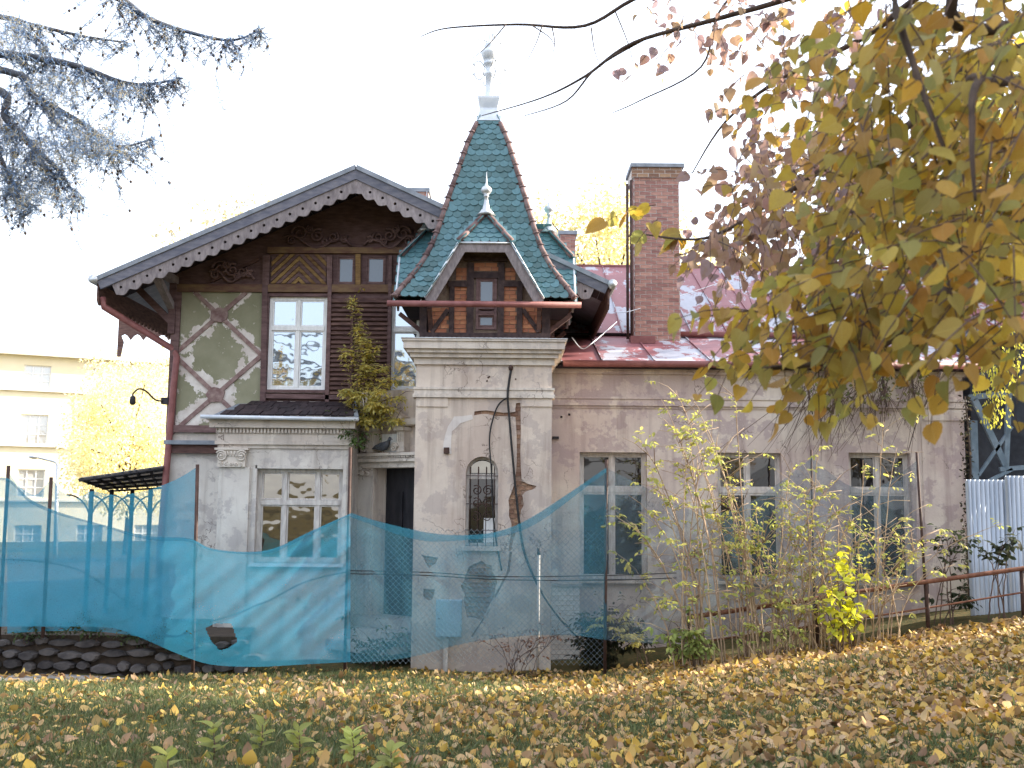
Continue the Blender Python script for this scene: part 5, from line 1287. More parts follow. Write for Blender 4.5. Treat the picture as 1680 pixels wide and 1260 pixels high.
# --- generic leafy tree (background, and the park trees whose shade falls on the lawn) -----------------
def tree_mesh(seed, h, cr, cz, n, ls, cols, sq=1.0, clumps=26, dens=.55):
    rs = np.random.RandomState(seed); cc = rs.randn(clumps, 3); cc /= np.linalg.norm(cc, axis=1, keepdims=True); cc *= (rs.rand(clumps, 1)**.45)*cr*.85; cc[:, 2] *= sq
    k = rs.randint(clumps, size=n); v = rs.randn(n, 3); v /= np.linalg.norm(v, axis=1, keepdims=True); v *= rs.rand(n, 1)**.5*cr*.36
    pos = cc[k] + v + np.array([0, 0, cz]); dd = v*.6 + rs.randn(n, 3)*.4; dd[:, 2] -= .35
    c = palette(cols, n, .25)
    return scatter_mesh('crown', 'quad', pos, dd, rs.randn(n, 3), ls*(.7 + .6*rs.rand(n)), c), cc + np.array([0, 0, cz])
def plant_tree(name, me, cc, loc, lab, group, trunk_r=.16, cz=6, cat='tree', mat='leaf_small', rot=0, scale=1.0, trunk_me=None):
    o = thing(name, lab, cat, loc, group); o.scale = (scale,)*3; o.rotation_euler = (0, 0, rot)
    if not me.materials: me.materials.append(M[mat])
    c = bpy.data.objects.new('crown', me); col.objects.link(c); c.parent = o; c['kind'] = 'stuff'
    if trunk_me is None:
        m = MB(); m.tube(smooth_pts([Vector((0,0,-.4)), Vector((.06,.03,cz*.35)), Vector((-.05,.05,cz*.7)), Vector((0,0,cz))], 4), [lerp(trunk_r, trunk_r*.45, k/12) for k in range(13)], 8)
        t = m.build('trunk', M['bark']); t.parent = o; t.matrix_parent_inverse = Matrix(); br = []
        for i, e in enumerate(cc[:12]):
            s0 = Vector((0, 0, cz*R.uniform(.45, .95))); e = Vector(e); md = s0.lerp(e, .5) + Vector((0, 0, .25))
            m = MB(); m.tube(smooth_pts([s0, md, e], 4), [lerp(trunk_r*.4, .015, k/8) for k in range(9)], 5); b = m.build('limb', M['bark']); b.parent = o; b.matrix_parent_inverse = Matrix(); br.append(b.data)
        return o, (t.data, br)
    t = bpy.data.objects.new('trunk', trunk_me[0]); col.objects.link(t); t.parent = o
    for b in trunk_me[1]: q = bpy.data.objects.new('limb', b); col.objects.link(q); q.parent = o
    return o, trunk_me
# park trees to the right of the view: their shade and gaps make the light on the lawn
pme, pcc = tree_mesh(5, 12, 3.6, 6.6, 9000, .30, LINDEN, 1.0, 30); sme, scc = tree_mesh(6, 12, 3.6, 6.6, 3200, .30, LINDEN, 1.0, 22)
tm = None
for i, (tx, ty, sc_, ro) in enumerate(((13.2, 5.6, 1.0, .3), (13.8, 12.0, .95, 2.1), (12.8, 0.6, .95, 4.0), (19.5, 8.4, 1.1, 1.0), (22.0, 15.2, 1.0, 5.2), (15.5, 26.5, 1.5, 3.3), (19.0, 2.0, 1.1, 2.6))):
    o_, tm = plant_tree('park_tree', sme if i in (1, 4) else pme, pcc, (tx, ty, g(tx, ty)), 'autumn park tree standing beyond the right edge of the photo', 'park trees right of the lawn', .2, 6.6, rot=ro, scale=sc_, trunk_me=tm)
for i, (tx, ty, sc_, ro) in enumerate(((-7, -16, 1.0, .3), (1.5, -20, 1.15, 2.1), (10, -15, .95, 4.0), (-15, -19, 1.1, 1.0))):
    plant_tree('park_tree', pme, pcc, (tx, ty, g(tx, ty)), 'autumn park tree mirrored in the villa windows', 'park trees facing the villa', .2, 6.6, rot=ro, scale=sc_, trunk_me=tm)
# background trees
yme, ycc = tree_mesh(8, 10, 3.2, 5.2, 9000, .17, [(.74,.66,.36),(.68,.58,.30),(.60,.56,.32),(.76,.70,.45)], 1.15, 26)  # leaf colours paled: the sunlit, overexposed look is put into them
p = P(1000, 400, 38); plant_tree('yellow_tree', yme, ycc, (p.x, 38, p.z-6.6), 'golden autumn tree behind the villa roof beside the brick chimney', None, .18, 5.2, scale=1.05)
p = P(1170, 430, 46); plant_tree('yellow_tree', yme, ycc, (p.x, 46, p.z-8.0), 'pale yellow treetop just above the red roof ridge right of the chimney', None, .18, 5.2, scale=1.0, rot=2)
tme, tcc = tree_mesh(12, 12, 2.6, 8, 1500, .2, [(.55,.50,.35),(.5,.42,.22),(.55,.52,.45)], 1.9, 26)
for (u, v, Y, sc_, lab) in ((352, 290, 48, 1.1, 'thin half-bare tree behind the gable, left of the pair'), (432, 275, 50, 1.1, 'thin half-bare tree behind the gable, right of the pair')):
    p = P(u, v, Y); plant_tree('bare_tree', tme, tcc, (p.x, Y, p.z-12.2*sc_), lab, None, .14, 8, scale=sc_, rot=u)
vme, vcc = tree_mesh(15, 9, 3.0, 5.4, 15000, .15, [(.82,.75,.48),(.80,.72,.42),(.74,.64,.34),(.80,.76,.56)], 1.5, 34)  # leaf palette bleached to carry overexposed sunlight
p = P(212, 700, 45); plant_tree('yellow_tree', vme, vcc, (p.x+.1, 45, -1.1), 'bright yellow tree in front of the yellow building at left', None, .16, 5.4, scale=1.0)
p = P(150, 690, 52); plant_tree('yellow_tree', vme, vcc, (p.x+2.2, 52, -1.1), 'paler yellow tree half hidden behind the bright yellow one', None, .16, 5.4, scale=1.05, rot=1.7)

# --- shrubs -----------------------------------------------------------------
def shrub(name, lab, root, tips, cols, leafs, kind='oval', ls=(.07, .12), sr=.014, stemmat='stem_pale', group=None, t0=.35, pinn=5, spread=.10, cat='shrub', up_=.9):
    o = thing(name, lab, cat, root, group); Ps = []; Ds = []
    if name == 'elder_shrub': tips = list(tips) + [Vector(t) + Vector((R.gauss(.1, .7), R.gauss(0, .2), R.gauss(-.45, .4))) for t in tips for _ in (0,)]
    for tp in tips:
        rj = .42 if name == 'elder_shrub' else .18; rt_ = Vector(root) + Vector((R.uniform(-rj, rj), R.uniform(-.1, .1), 0)); rt_.z = g(rt_.x, rt_.y) if name == 'elder_shrub' else rt_.z; tp = Vector(tp); dz = tp.z - rt_.z
        c1 = Vector((lerp(rt_.x, tp.x, .18), lerp(rt_.y, tp.y, .3), rt_.z + dz*.45*up_)); c2 = Vector((lerp(rt_.x, tp.x, .6), lerp(rt_.y, tp.y, .7), rt_.z + dz*.86*up_ + .05))
        pts = smooth_pts([rt_ - Zv*.1, c1, c2, tp], 6); pts = [q + Vector((R.uniform(-.012, .012), R.uniform(-.012, .012), 0)) for q in pts]
        m = MB(); tubes_np(m, pts, sr*R.uniform(.8, 1.2), .004)
        m.build('stem', M[stemmat], o)
        for k in range(R.randint(4, 8) if name == 'elder_shrub' else R.randint(1, 3)):                                          # short bare spurs
            i = R.randint(5, len(pts)-2); sw_ = .55 if name == 'elder_shrub' else .3; e = pts[i] + Vector((R.uniform(-sw_, sw_), R.uniform(-.15, .15), R.uniform(.02, .4)))
            m = MB(); tubes_np(m, [pts[i], pts[i].lerp(e, .5) + Vector((0, 0, .04)), e], sr*.5, .003, 4); m.build('twig', M[stemmat], o)
            if name != 'elder_shrub' or R.random() < .4: Ps.append(e); Ds.append((e-pts[i]).normalized())
        for j in range(leafs):
            t = lerp(t0, 1, R.random()**.8); i = min(int(t*(len(pts)-1)), len(pts)-2); Ps.append(pts[i].lerp(pts[i+1], R.random())); Ds.append((pts[i+1]-pts[i]).normalized())
    pos = []; dd = []; nn = []; sz = []
    for p_, d_ in zip(Ps, Ds):
        ax = Vector((R.uniform(-1, 1), R.uniform(-1, .6), R.uniform(-.5, .5))); ax = (ax + d_*.35).normalized(); L = R.uniform(.6, 1.0)*spread*2
        sd_ = ax.cross(Zv).normalized(); L0 = R.uniform(*ls)
        for k in range(pinn):
            if k == pinn-1: q = p_ + ax*L; dr = ax
            else: f_ = (k//2 + 1)/((pinn+1)//2); q = p_ + ax*L*f_; dr = (ax*.6 + sd_*(1 if k % 2 else -1)).normalized()
            dr = dr + Vector((0, 0, -.35)); pos.append(q - Zv*.25*L*((q-p_).length/max(L, .01))**2); dd.append(dr); nn.append((R.uniform(-.5, .5), R.uniform(-.6, .2), 1)); sz.append(L0*R.uniform(.8, 1.15))
    if pos: scatter('foliage', kind, np.array([tuple(v) for v in pos]), np.array([tuple(v) for v in dd]), np.array(nn), np.array(sz), palette(cols, len(pos), .25), 'leaf_small', o)
    return o
def px_tips(lst, Y): return [P(u, v, Y + R.uniform(-.25, .25)) for u, v in lst]
def rootp(u, Y): x = P(u, 1030, Y).x; return (x, Y, g(x, Y))
shrub('elder_shrub', 'tall arching elder with sparse leaves before the wing\'s left window', rootp(1150, 15.45), px_tips([(1085,655),(1098,695),(1010,905),(1085,800),(1060,760),(1130,700),(1045,870),(1000,830),(1118,760)], 15.45), GREENY, 8, ls=(.055, .09), t0=.55)
shrub('elder_shrub', 'leafy elder whose long shoots reach over the wing\'s string course', rootp(1235, 15.7), px_tips([(1135,650),(1150,690),(1108,640),(1190,790),(1160,820),(1240,830),(1215,880),(1275,830)], 15.8), GREENY, 9, ls=(.05, .085), t0=.5)
shrub('elder_shrub', 'many-stemmed shrub before the wing\'s middle window', rootp(1300, 15.75), px_tips([(1230,860),(1260,900),(1300,760),(1330,800),(1345,730),(1200,930),(1220,960),(1360,840),(1290,860),(1380,780)], 15.85), GREENY, 6, ls=(.05, .085), t0=.5, sr=.012)
shrub('elder_shrub', 'pale bare-stemmed shrub between the middle and right wing windows', rootp(1335, 15.8), px_tips([(1310,880),(1330,850),(1350,900),(1365,860),(1290,930),(1400,850),(1375,890),(1420,900)], 15.8), GREENY, 4, ls=(.05, .08), t0=.65, sr=.013)
shrub('elder_shrub', 'thin shrub with upright twigs before the wing\'s right window', rootp(1440, 15.9), px_tips([(1420,760),(1450,690),(1395,850),(1480,850),(1515,880),(1440,860),(1500,900),(1470,940),(1400,900)], 16.0), GREENY, 4, ls=(.05, .08), t0=.6, sr=.011)
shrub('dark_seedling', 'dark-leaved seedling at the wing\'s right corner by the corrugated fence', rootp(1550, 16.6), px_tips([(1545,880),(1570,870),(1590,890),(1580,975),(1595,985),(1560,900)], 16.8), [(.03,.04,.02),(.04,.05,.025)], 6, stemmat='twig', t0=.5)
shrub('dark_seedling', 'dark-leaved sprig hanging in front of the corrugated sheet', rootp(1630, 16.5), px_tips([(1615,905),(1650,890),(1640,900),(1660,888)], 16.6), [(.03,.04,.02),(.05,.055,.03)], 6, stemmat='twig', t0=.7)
# bright young maple shrub
shrub('young_maple', 'bright yellow-green young maple shrub glowing in the sun by the railing', rootp(1385, 15.3), px_tips([(1370,915),(1400,910),(1360,960),(1410,945),(1385,925),(1375,980),(1405,990),(1350,1000),(1390,1010),(1365,1020),(1400,960),(1420,1000)], 15.3), [(.52,.52,.06),(.60,.56,.07),(.46,.50,.08)], 16, 'broad', (.09, .13), .009, 'twig', t0=.3, pinn=1, spread=.06)
# dark hedge plants at the foot of the wing
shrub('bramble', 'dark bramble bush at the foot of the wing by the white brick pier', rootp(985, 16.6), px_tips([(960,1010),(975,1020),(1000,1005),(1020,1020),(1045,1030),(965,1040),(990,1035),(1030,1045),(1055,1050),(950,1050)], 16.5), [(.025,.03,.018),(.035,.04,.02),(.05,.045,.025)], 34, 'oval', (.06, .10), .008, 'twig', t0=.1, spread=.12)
shrub('bramble', 'yellowing bramble spray arching over the dark bush', rootp(1065, 16.0), px_tips([(990,1010),(1010,1015),(1030,1040),(975,1022)], 15.9), [(.38,.36,.12),(.45,.40,.14)], 14, 'oval', (.05, .08), .008, 'twig', t0=.3, spread=.08)
shrub('nettle_clump', 'pale green leafy clump on the ground below the railing\'s first post', rootp(1120, 15.6), px_tips([(1090,1040),(1110,1030),(1130,1035),(1150,1030),(1160,1045),(1105,1060),(1140,1055),(1170,1060)], 15.5), [(.30,.36,.12),(.40,.42,.14),(.24,.30,.10)], 12, 'oval', (.07, .11), .007, 'twig', t0=.3, spread=.07, pinn=3)
for (u, lab) in ((1230, 'small pale weed at the lawn edge under the railing'), (1290, 'leafy weed at the foot of the many-stemmed shrub')):
    shrub('weed', lab, rootp(u, 15.4), px_tips([(u-20, 1035), (u+5, 1025), (u+22, 1035)], 15.4), [(.36,.38,.12),(.28,.32,.10)], 7, 'oval', (.05, .08), .005, 'twig', t0=.3, spread=.05, pinn=3)
shrub('dry_briar', 'dry reddish briar twigs at the turret foot behind the netting', rootp(850, 15.9), px_tips([(780,1050),(800,1040),(830,1060),(870,1050),(900,1060),(920,1040),(945,1030),(850,1070),(890,1045)], 15.9), [(.12,.06,.04),(.16,.08,.05)], 5, 'oval', (.04, .06), .007, 'twig', t0=.4, spread=.05, pinn=3)
# overgrowth on the stone wall and by the steps
for (u, v, lab) in ((60, 1035, 'green tuft of weeds at the left end of the stone wall'), (150, 1030, 'green tuft of weeds on top of the stone wall'), (235, 1040, 'green tuft of weeds at the right part of the stone wall'), (300, 1055, 'dark weeds where the stone wall meets the sagging net')):
    p = P(u, v+12, 15.6); shrub('wall_weed', lab, (p.x, 15.6, p.z), [P(u + R.uniform(-55, 55), v + R.uniform(-14, 8), 15.45 + R.uniform(-.1, .2)) for _ in range(10)], [(.06,.085,.035),(.09,.11,.04),(.05,.06,.03)], 9, 'oval', (.04, .07), .004, 'twig', t0=.1, spread=.06, pinn=3)
p = P(620, 1065, 16); shrub('step_weeds', 'dark weeds growing below the entrance steps', (p.x, 16.0, g(p.x, 16)), [P(585 + 10*k, 1050 + R.uniform(-14, 14), 16.0 + R.uniform(-.2, .2)) for k in range(10)], [(.035,.05,.025),(.05,.06,.03)], 10, 'oval', (.05, .08), .005, 'twig', t0=.1, spread=.07, pinn=3)
# sapling on the bay roof
rp_ = pa - en*.15 + ed*.15 + Zv*(zl+.80)
shrub('roof_sapling', 'yellowing birch sapling growing on the porch roof between bay and turret', tuple(rp_), [P(578, 492, 17.6), P(590, 530, 17.5), P(612, 570, 17.4), P(570, 575, 17.4), P(565, 640, 17.2), P(600, 600, 17.3), P(645, 620, 17.1), P(660, 650, 17.0), P(630, 600, 17.2), P(590, 645, 17.1), P(655, 690, 17.0), P(620, 660, 17.0), P(605, 690, 17.1), P(600, 560, 17.4), P(640, 670, 17.0), P(625, 640, 17.0)], [(.56,.45,.12),(.64,.52,.16),(.46,.42,.14),(.38,.36,.13)], 80, 'tiny', (.06, .095), .012, 'twig', t0=.3, spread=.07, pinn=3, cat='sapling')
shrub('fern_tuft', 'small green plant rooted in the corner of the bay cornice', tuple(P(592, 716, 17.1)), [P(570, 708, 17.0), P(580, 722, 16.95), P(598, 725, 17.0), P(560, 715, 17.0), P(590, 735, 17.0), P(603, 715, 17)], [(.06,.10,.03),(.09,.13,.04)], 9, 'oval', (.05, .07), .004, 'twig', t0=.2, spread=.05, pinn=3, cat='plant')
# hanging vine on the wing eaves
hv = thing('hanging_vine', 'bare vine twigs hanging from the wing eaves above the right windows', 'vine', P(1420, 610, YW-.2))
for (u0, v0, n_) in ((1372, 636, 26), (1452, 628, 26), (1330, 640, 16), (1500, 625, 14), (1415, 622, 18)):
    for k in range(n_):
        a = P(u0 + R.uniform(-10, 10), v0 + R.uniform(-14, 14), YW-.35); L = R.uniform(40, 130); du = R.gauss(-.28, .35)*L
        e = P(u0 + du, v0 + L, YW-.3 + R.uniform(-.25, .15)); md = a.lerp(e, .5) + Vector((R.uniform(-.05, .08), -.05, .06))
        m = MB(); tubes_np(m, smooth_pts([a, md, e], 4), .007, .0025, 4); m.build('twig', M['twig'], hv)
    a = P(u0, v0-30, YW-.3); m = MB(); tubes_np(m, [a, P(u0-4, v0, YW-.36), P(u0+3, v0+40, YW-.34)], .03, .012, 6); m.build('vine_stem', M['bark'], hv)
m = MB(); tubes_np(m, smooth_pts([P(1545, 610, YW-.5), P(1520, 660, YW-.45), P(1505, 690, YW-.4), P(1490, 740, YW-.35)], 4), .022, .006); m.build('vine_stem', M['bark'], hv)
vp = np.array([tuple(P(1330 + 200*R.random(), 615 + 70*R.random()**2, YW-.45 + .2*R.random())) for _ in range(420)]); scatter('foliage', 'oval', vp, rdir(420) + np.array([0, 0, -.7]), rdir(420), .05 + .04*NR.rand(420), palette([(.16,.17,.07),(.22,.2,.08),(.12,.13,.06)], 420, .3), 'leaf_small', hv)
# ivy on the wing's right corner
iv = thing('dead_ivy', 'dark dead ivy climbing the wing\'s right corner beside the fence', 'ivy', rootp(1585, 17.6))
m = MB(); tubes_np(m, smooth_pts([P(1592, 1000, 17.9), P(1588, 880, 17.95), P(1592, 760, 17.9), P(1583, 650, 17.9)], 5), .03, .012); m.build('vine_stem', M['bark'], iv)
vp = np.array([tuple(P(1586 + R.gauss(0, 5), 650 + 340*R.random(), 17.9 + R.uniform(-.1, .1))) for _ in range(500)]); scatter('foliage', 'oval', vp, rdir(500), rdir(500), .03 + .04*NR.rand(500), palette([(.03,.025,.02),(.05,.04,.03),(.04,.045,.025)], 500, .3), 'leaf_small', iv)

# foreground seedlings
for (u, v, n_, h_, lab) in ((270, 1258, 4, .16, 'pale green seedling cut by the bottom edge, leftmost of the row'), (350, 1225, 8, .24, 'bushy green seedling in the foreground grass, second from the left'), (425, 1215, 7, .22, 'green seedling with upright leaves in the foreground, middle of the row'), (490, 1222, 6, .20, 'small green seedling in the foreground beside the upright one'), (580, 1232, 9, .22, 'brightest yellow-green seedling at the right end of the foreground row'), (640, 1250, 6, .16, 'low seedling with a long drooping leaf at the bottom edge')):
    b = GP(u, v + 25); o = thing('seedling', lab, 'seedling', (b.x, b.y, b.z), 'seedlings in the foreground grass'); top = b + Vector((R.uniform(-.02, .02), 0, h_))
    MB().tube([b - Zv*.03, b.lerp(top, .5) + Vector((.01, 0, 0)), top], [.006, .005, .003], 5).build('stem', M['twig'], o)
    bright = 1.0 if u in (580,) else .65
    for k in range(n_ + 4):
        a_ = k*2.4 + u; hgt_ = lerp(.25, 1, k/(n_+3)); q = b.lerp(top, hgt_); el = lerp(.15, 1.2, hgt_)
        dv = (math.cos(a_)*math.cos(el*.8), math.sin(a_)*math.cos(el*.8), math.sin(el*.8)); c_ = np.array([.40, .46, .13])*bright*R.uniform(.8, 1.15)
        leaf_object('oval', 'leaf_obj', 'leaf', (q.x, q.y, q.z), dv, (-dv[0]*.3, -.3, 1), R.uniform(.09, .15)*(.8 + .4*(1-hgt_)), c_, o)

# --- linden at the right: branches with large leaves hang into the view ------------------------------
lt = thing('linden_tree', 'large-leaved yellowing linden whose branches hang in from the right', 'tree', (4.3, 3.6, g(4.3, 3.6)))
m = MB(); tubes_np(m, smooth_pts([Vector((4.3, 3.6, -.4)), Vector((4.25, 3.65, 1.6)), Vector((4.4, 3.7, 3.6)), Vector((4.2, 3.9, 6.2)), Vector((4.3, 4.0, 9.0))], 6), .20, .07, 12); m.build('trunk', M['bark'], lt)
def bough(pts, r0, r1): 
    q = smooth_pts([Vector(p) for p in pts], 6); m = MB(); tubes_np(m, q, r0, r1, 7); m.build('branch', M['bark'], lt); return q
BG = []
BG.append(bough([(4.3, 3.7, 2.9), P(1690, 365, 4.3), P(1580, 455, 4.3), P(1480, 545, 4.2), P(1380, 590, 4.1), P(1255, 605, 3.9)], .045, .008))
BG.append(bough([(4.3, 3.75, 4.2), P(1680, 40, 3.6), P(1560, -40, 3.4), P(1470, -20, 3.1), P(1500, 110, 3.0), P(1560, 270, 2.95)], .03, .005))
BG.append(bough([(4.3, 3.7, 3.4), P(1720, 130, 3.2), P(1610, 130, 2.9), P(1595, 230, 2.8), P(1600, 330, 2.8)], .022, .004))
BG.append(bough([(4.3, 3.9, 4.0), P(1640, 90, 5.0), P(1500, 200, 5.4), P(1380, 260, 5.7), P(1270, 330, 6.0), P(1160, 390, 6.2), P(1060, 385, 6.4)], .032, .005))
BG.append(bough([(4.3, 4.0, 5.0), P(1600, -60, 6.0), P(1420, 60, 6.6), P(1280, 130, 7.0), P(1190, 200, 7.2), P(1135, 285, 7.3)], .03, .004))
BG.append(bough([(4.3, 4.0, 5.2), P(1500, -110, 6.6), P(1250, -60, 7.2), P(1060, -10, 7.6), P(960, 42, 7.7), P(850, 40, 7.8), P(735, 46, 7.8), P(690, 60, 7.8)], .026, .003))
BG.append(bough([(4.3, 4.0, 4.8), P(1380, -30, 6.4), P(1180, 30, 6.8), P(1040, 70, 7.0), P(960, 125, 7.2), P(890, 160, 7.3), P(790, 190, 7.3)], .024, .003))
BG.append(bough([P(1060, 62, 7.0), P(980, 110, 7.1), P(930, 165, 7.2), P(860, 190, 7.2)], .012, .003))
BG.append(bough([P(1250, -60, 7.2), P(1180, 20, 7.2), P(1150, 110, 7.2), P(1050, 165, 7.3), P(1005, 185, 7.3)], .012, .003))
for (a, b, c) in (((890,40),(880,70),(862,105)), ((830,40),(800,75),(770,100)), ((970,45),(975,80),(985,110)), ((870,40),(900,60),(910,75)), ((1010,20),(1030,70),(1040,110)), ((905,42),(910,70),(905,95))): BG.append(bough([P(*a, 7.75), P(*b, 7.75), P(*c, 7.75)], .006, .002))
def leaf_layer(poly, n, Y0, Y1, s0, s1, cols, dens=None, twig_every=5):
    us = [p[0] for p in poly]; vs = [p[1] for p in poly]; out = []
    while len(out) < n:
        u, v = R.uniform(min(us), max(us)), R.uniform(min(vs), max(vs))
        if not in_poly(u, v, poly) or (dens and R.random() > dens(u, v)): continue
        # one twig with a few alternate leaves, hanging from the nearest bough
        Y = R.uniform(Y0, Y1); p0 = P(u, v, Y); dirn = Vector((R.uniform(-1, .35), R.uniform(-.4, .4), R.uniform(-.9, .25))).normalized(); L = R.uniform(.18, .42)
        nl = R.randint(3, 6); pts = [p0 + dirn*L*t - Zv*.10*t*t for t in (0, .33, .66, 1)]
        m = MB(); tubes_np(m, pts, .0035, .0015, 4); TW_.append(m)
        sd_ = dirn.cross(Zv).normalized()
        for k in range(nl):
            t = (k+.6)/nl; q = p0 + dirn*L*t - Zv*.10*t*t; dr = dirn*.5 + sd_*(1 if k % 2 else -1)*.7 + Zv*R.uniform(-1.1, -.1) + Vector((R.uniform(-.3, .3), R.uniform(-.3, .3), 0))
            nv = Vector((R.gauss(0, .8), -.75 + R.gauss(0, .8), R.gauss(.6, .7)))
            out.append((tuple(q), tuple(dr), tuple(nv), R.uniform(s0, s1), cols))
    return out
TW_ = []; LV = []
LV += leaf_layer([(1450,-40),(1720,-40),(1720,510),(1620,540),(1540,420),(1470,340),(1430,180)], 300, 2.8, 3.6, .05, .088, LINDEN)
LV += leaf_layer([(1330,40),(1720,-40),(1720,560),(1560,530),(1480,500),(1400,500),(1340,400),(1380,250)], 1300, 3.2, 4.8, .045, .09, LINDEN)
LV += leaf_layer([(1230,470),(1420,440),(1640,520),(1600,550),(1480,545),(1350,585),(1270,585),(1225,540)], 400, 3.4, 4.6, .045, .088, LINDEN)
LV += leaf_layer([(1150,400),(1230,250),(1400,180),(1470,330),(1430,430),(1300,410),(1200,430)], 820, 5.2, 6.8, .05, .095, PLUM_BACKLIT + LINDEN[:1])
LV += leaf_layer([(1250,-30),(1480,-30),(1440,250),(1300,260),(1200,230)], 380, 5.6, 7.2, .045, .09, PLUM_BACKLIT + LINDEN[:1])
LV += leaf_layer([(1060,-30),(1250,-30),(1250,110),(1150,100),(1050,60)], 110, 6.6, 7.4, .045, .09, PLUM_BACKLIT)
LV += leaf_layer([(1050,330),(1100,300),(1130,420),(1080,420)], 9, 6.0, 6.4, .11, .15, LINDEN)
for (u, v, Y, s) in ((1200,240,6.8,.11),(1195,205,6.9,.10),(1225,270,6.8,.10),(1180,300,6.6,.11),(1210,385,6.3,.12),(1235,405,6.2,.11),(1170,290,6.6,.1),(1190,395,6.2,.11),(1160,180,7.1,.08),(1010,115,7.2,.08),(1025,113,7.2,.07),(1240,120,7,.08),(1220,90,7,.08),(1205,60,7,.09)): LV.append((tuple(P(u, v, Y)), (R.uniform(-1, 1), R.uniform(-.3, .3), -1), (R.uniform(-.6, .6), -1, .3), s, PLUM_BACKLIT))
# leaves out of view, high in the crown
cme, ccc = tree_mesh(21, 9, 2.6, 0, 2600, .14, LINDEN, .8, 22)
cr = bpy.data.objects.new('upper_crown', cme); cme.materials.append(M['leaf_small']); col.objects.link(cr); cr.parent = lt; cr['kind'] = 'stuff'; cr.location = (.6, .6, 7.6)
m = MB()
for t in TW_: m.add(t.v, t.f, True)
m.build('leaf_twigs', M['twig'], lt, 'stuff')
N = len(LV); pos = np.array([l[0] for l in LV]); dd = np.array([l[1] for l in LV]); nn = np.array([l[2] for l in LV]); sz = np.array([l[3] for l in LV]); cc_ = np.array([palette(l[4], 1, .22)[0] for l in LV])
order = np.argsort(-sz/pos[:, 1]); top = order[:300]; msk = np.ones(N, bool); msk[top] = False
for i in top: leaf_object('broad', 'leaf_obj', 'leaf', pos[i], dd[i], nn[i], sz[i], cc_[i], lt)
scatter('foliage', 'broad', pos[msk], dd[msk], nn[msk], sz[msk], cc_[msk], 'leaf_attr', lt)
# weeping willow-like sprays at the far right, catching the sun
sp = thing('birch_spray', 'sunlit yellow-green hanging birch sprays above the corrugated fence', 'tree', (9.8, 16.4, g(9.8, 16.4)))
m = MB(); tubes_np(m, smooth_pts([Vector((9.8, 16.4, -.2)), Vector((9.7, 16.3, 3)), P(1720, 480, 16), P(1690, 440, 15.8), P(1650, 470, 15.7)], 5), .08, .012); m.build('trunk', M['bark'], sp)
vp = []; 
for (u0, v0, v1) in ((1640,520,690),(1655,500,700),(1625,590,690),(1612,580,650),(1665,540,680),(1648,560,705),(1635,600,700),(1672,560,640)):
    a = P(u0, v0-20, 15.7); pts = [P(u0 + 6*math.sin(k) - .06*(lerp(v0, v1, k/6)-v0), lerp(v0, v1, k/6), 15.7) for k in range(7)]; m = MB(); tubes_np(m, [P(1668, 470, 15.75)] + pts, .006, .002, 4); m.build('twig', M['twig'], sp)
    for k in range(70): t = R.random(); q = pts[min(5, int(t*6))].lerp(pts[min(5, int(t*6))+1], R.random()); vp.append(tuple(q + Vector((R.gauss(0, .045), R.gauss(0, .05), 0))))
vp = np.array(vp); scatter('foliage', 'tiny', vp, rdir(len(vp))*.5 + np.array([0, 0, -.8]), rdir(len(vp)), .05 + .03*NR.rand(len(vp)), palette([(.52,.48,.09),(.58,.52,.12),(.44,.44,.10)], len(vp), .2), 'leaf_small', sp)

# --- larch at the upper left ---------------------------------------------------------------------------
la = thing('larch_tree', 'larch with drooping cone-studded branches entering at the upper left', 'tree', (-7.2, 8.0, g(-7.2, 8)))
m = MB(); tubes_np(m, smooth_pts([Vector((-7.2, 8, -.4)), Vector((-7.15, 8, 4)), Vector((-7.2, 8.05, 8)), Vector((-7.1, 8, 12))], 5), .24, .08, 12); m.build('trunk', M['bark'], la)
lb = [([(-7.2, 8, 5.6), P(-60, 80, 8), P(60, 95, 8), P(130, 110, 8), P(200, 135, 8.1), P(245, 138, 8.1), P(300, 128, 8.2)], .045),
      ([(-7.2, 8, 6.4), P(60, -50, 8), P(190, -5, 8), P(240, 28, 8), P(300, 50, 8.1), P(380, 66, 8.2), P(435, 45, 8.2)], .04),
      ([(-7.2, 8, 4.9), P(-50, 140, 7.8), P(10, 195, 7.8), P(60, 245, 7.8), P(100, 285, 7.8), P(130, 330, 7.8)], .045),
      ([(-7.2, 8, 5.2), P(-30, 110, 7.9), P(60, 160, 7.9), P(140, 205, 7.9), P(195, 240, 7.9), P(255, 225, 8.0)], .035),
      ([(-7.2, 8, 4.5), P(-60, 180, 7.7), P(-10, 240, 7.7), P(20, 300, 7.7), P(45, 345, 7.7)], .035),
      ([(-7.2, 8, 6.0), P(-40, 20, 8.2), P(50, 40, 8.2), P(140, 60, 8.3), P(210, 70, 8.3)], .03)]
hang = []; tuft = []; cones = []
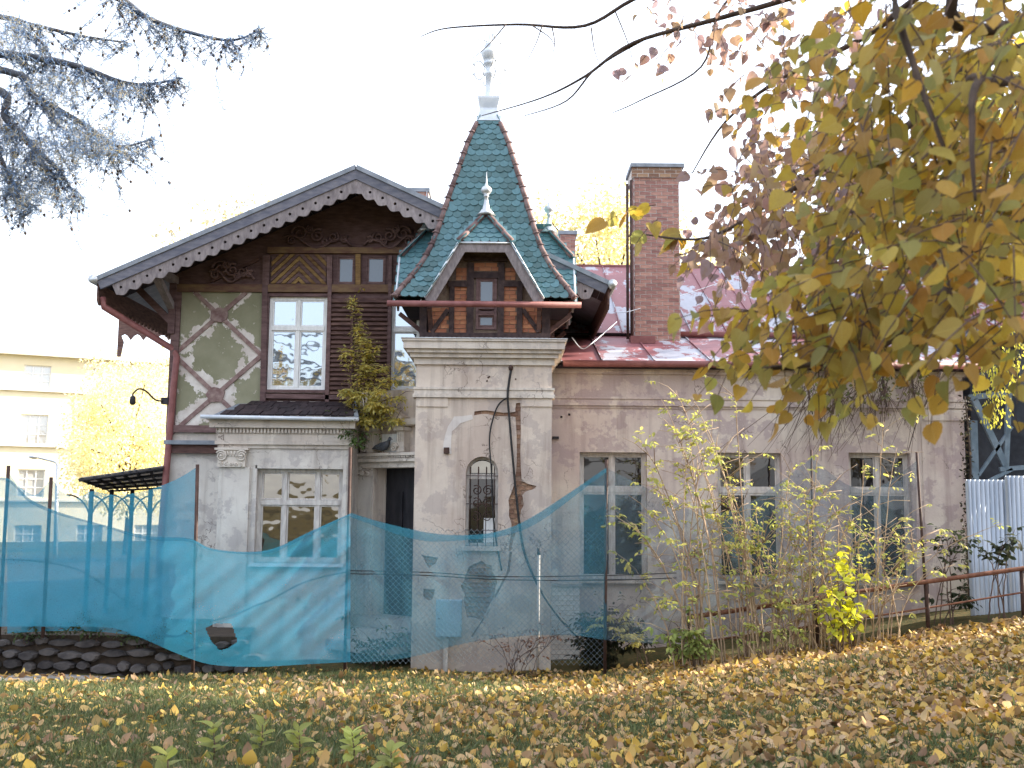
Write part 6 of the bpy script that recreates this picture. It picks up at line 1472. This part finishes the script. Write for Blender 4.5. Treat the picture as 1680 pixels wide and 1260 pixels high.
for pts, r_ in lb:
    q = smooth_pts([Vector(p) for p in pts], 7); m = MB(); tubes_np(m, q, r_, .006, 6); m.build('branch', M['bark_grey'], la)
    for k in range(10, len(q)):
        for rep in range(4):
            if R.random() < .2: continue
            L = R.uniform(.10, .42)*R.choice((.7, 1, 1, 1.7))*(1 if k < len(q)-6 else .6); a = q[k] + Vector((0, R.uniform(-.05, .05), 0)); dr = Vector((R.gauss(.15, .5), R.gauss(0, .4), -1)).normalized()
            tw = [a + dr*L*t + Vector((.05*math.sin(t*5+k), 0, 0)) for t in (0, .25, .5, .75, 1)]; hang.append(tw)
            for t in range(int(L*46)):
                f_ = R.random(); i = min(3, int(f_*4)); tuft.append(tuple(tw[i].lerp(tw[i+1], R.random())))
            for t in range(int(L*6)): i = R.randint(0, 3); cones.append(tw[i].lerp(tw[i+1], R.random()))
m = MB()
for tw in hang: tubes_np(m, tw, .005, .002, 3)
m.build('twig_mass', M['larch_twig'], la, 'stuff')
m = MB()
for c in cones: m.lathe(c, [(.002, .014), (.010, .008), (.012, 0), (.008, -.010), (.002, -.014)], 5)
m.build('cones', M['bark'], la, 'stuff')
# denser needle masses low at the left
for (u0, v0, ru, rv, n_) in ((150, 235, 70, 45, 1500), (60, 260, 80, 70, 1700), (40, 320, 55, 40, 1000), (20, 60, 45, 50, 700), (90, 150, 80, 40, 900), (205, 150, 40, 20, 260), (185, 245, 30, 20, 300)):
    for k in range(int(n_*.6)):
        a, b = R.gauss(0, .5), R.gauss(0, .5); tuft.append(tuple(P(u0 + a*ru, v0 + b*rv, 7.9 + R.uniform(-.4, .4))))
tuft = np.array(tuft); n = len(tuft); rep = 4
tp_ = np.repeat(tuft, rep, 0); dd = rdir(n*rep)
cols = palette([(.18,.27,.42),(.22,.30,.44),(.32,.30,.24),(.16,.25,.42),(.38,.31,.16)], n*rep, .25)  # blue entries: lens flare put into the needle colour
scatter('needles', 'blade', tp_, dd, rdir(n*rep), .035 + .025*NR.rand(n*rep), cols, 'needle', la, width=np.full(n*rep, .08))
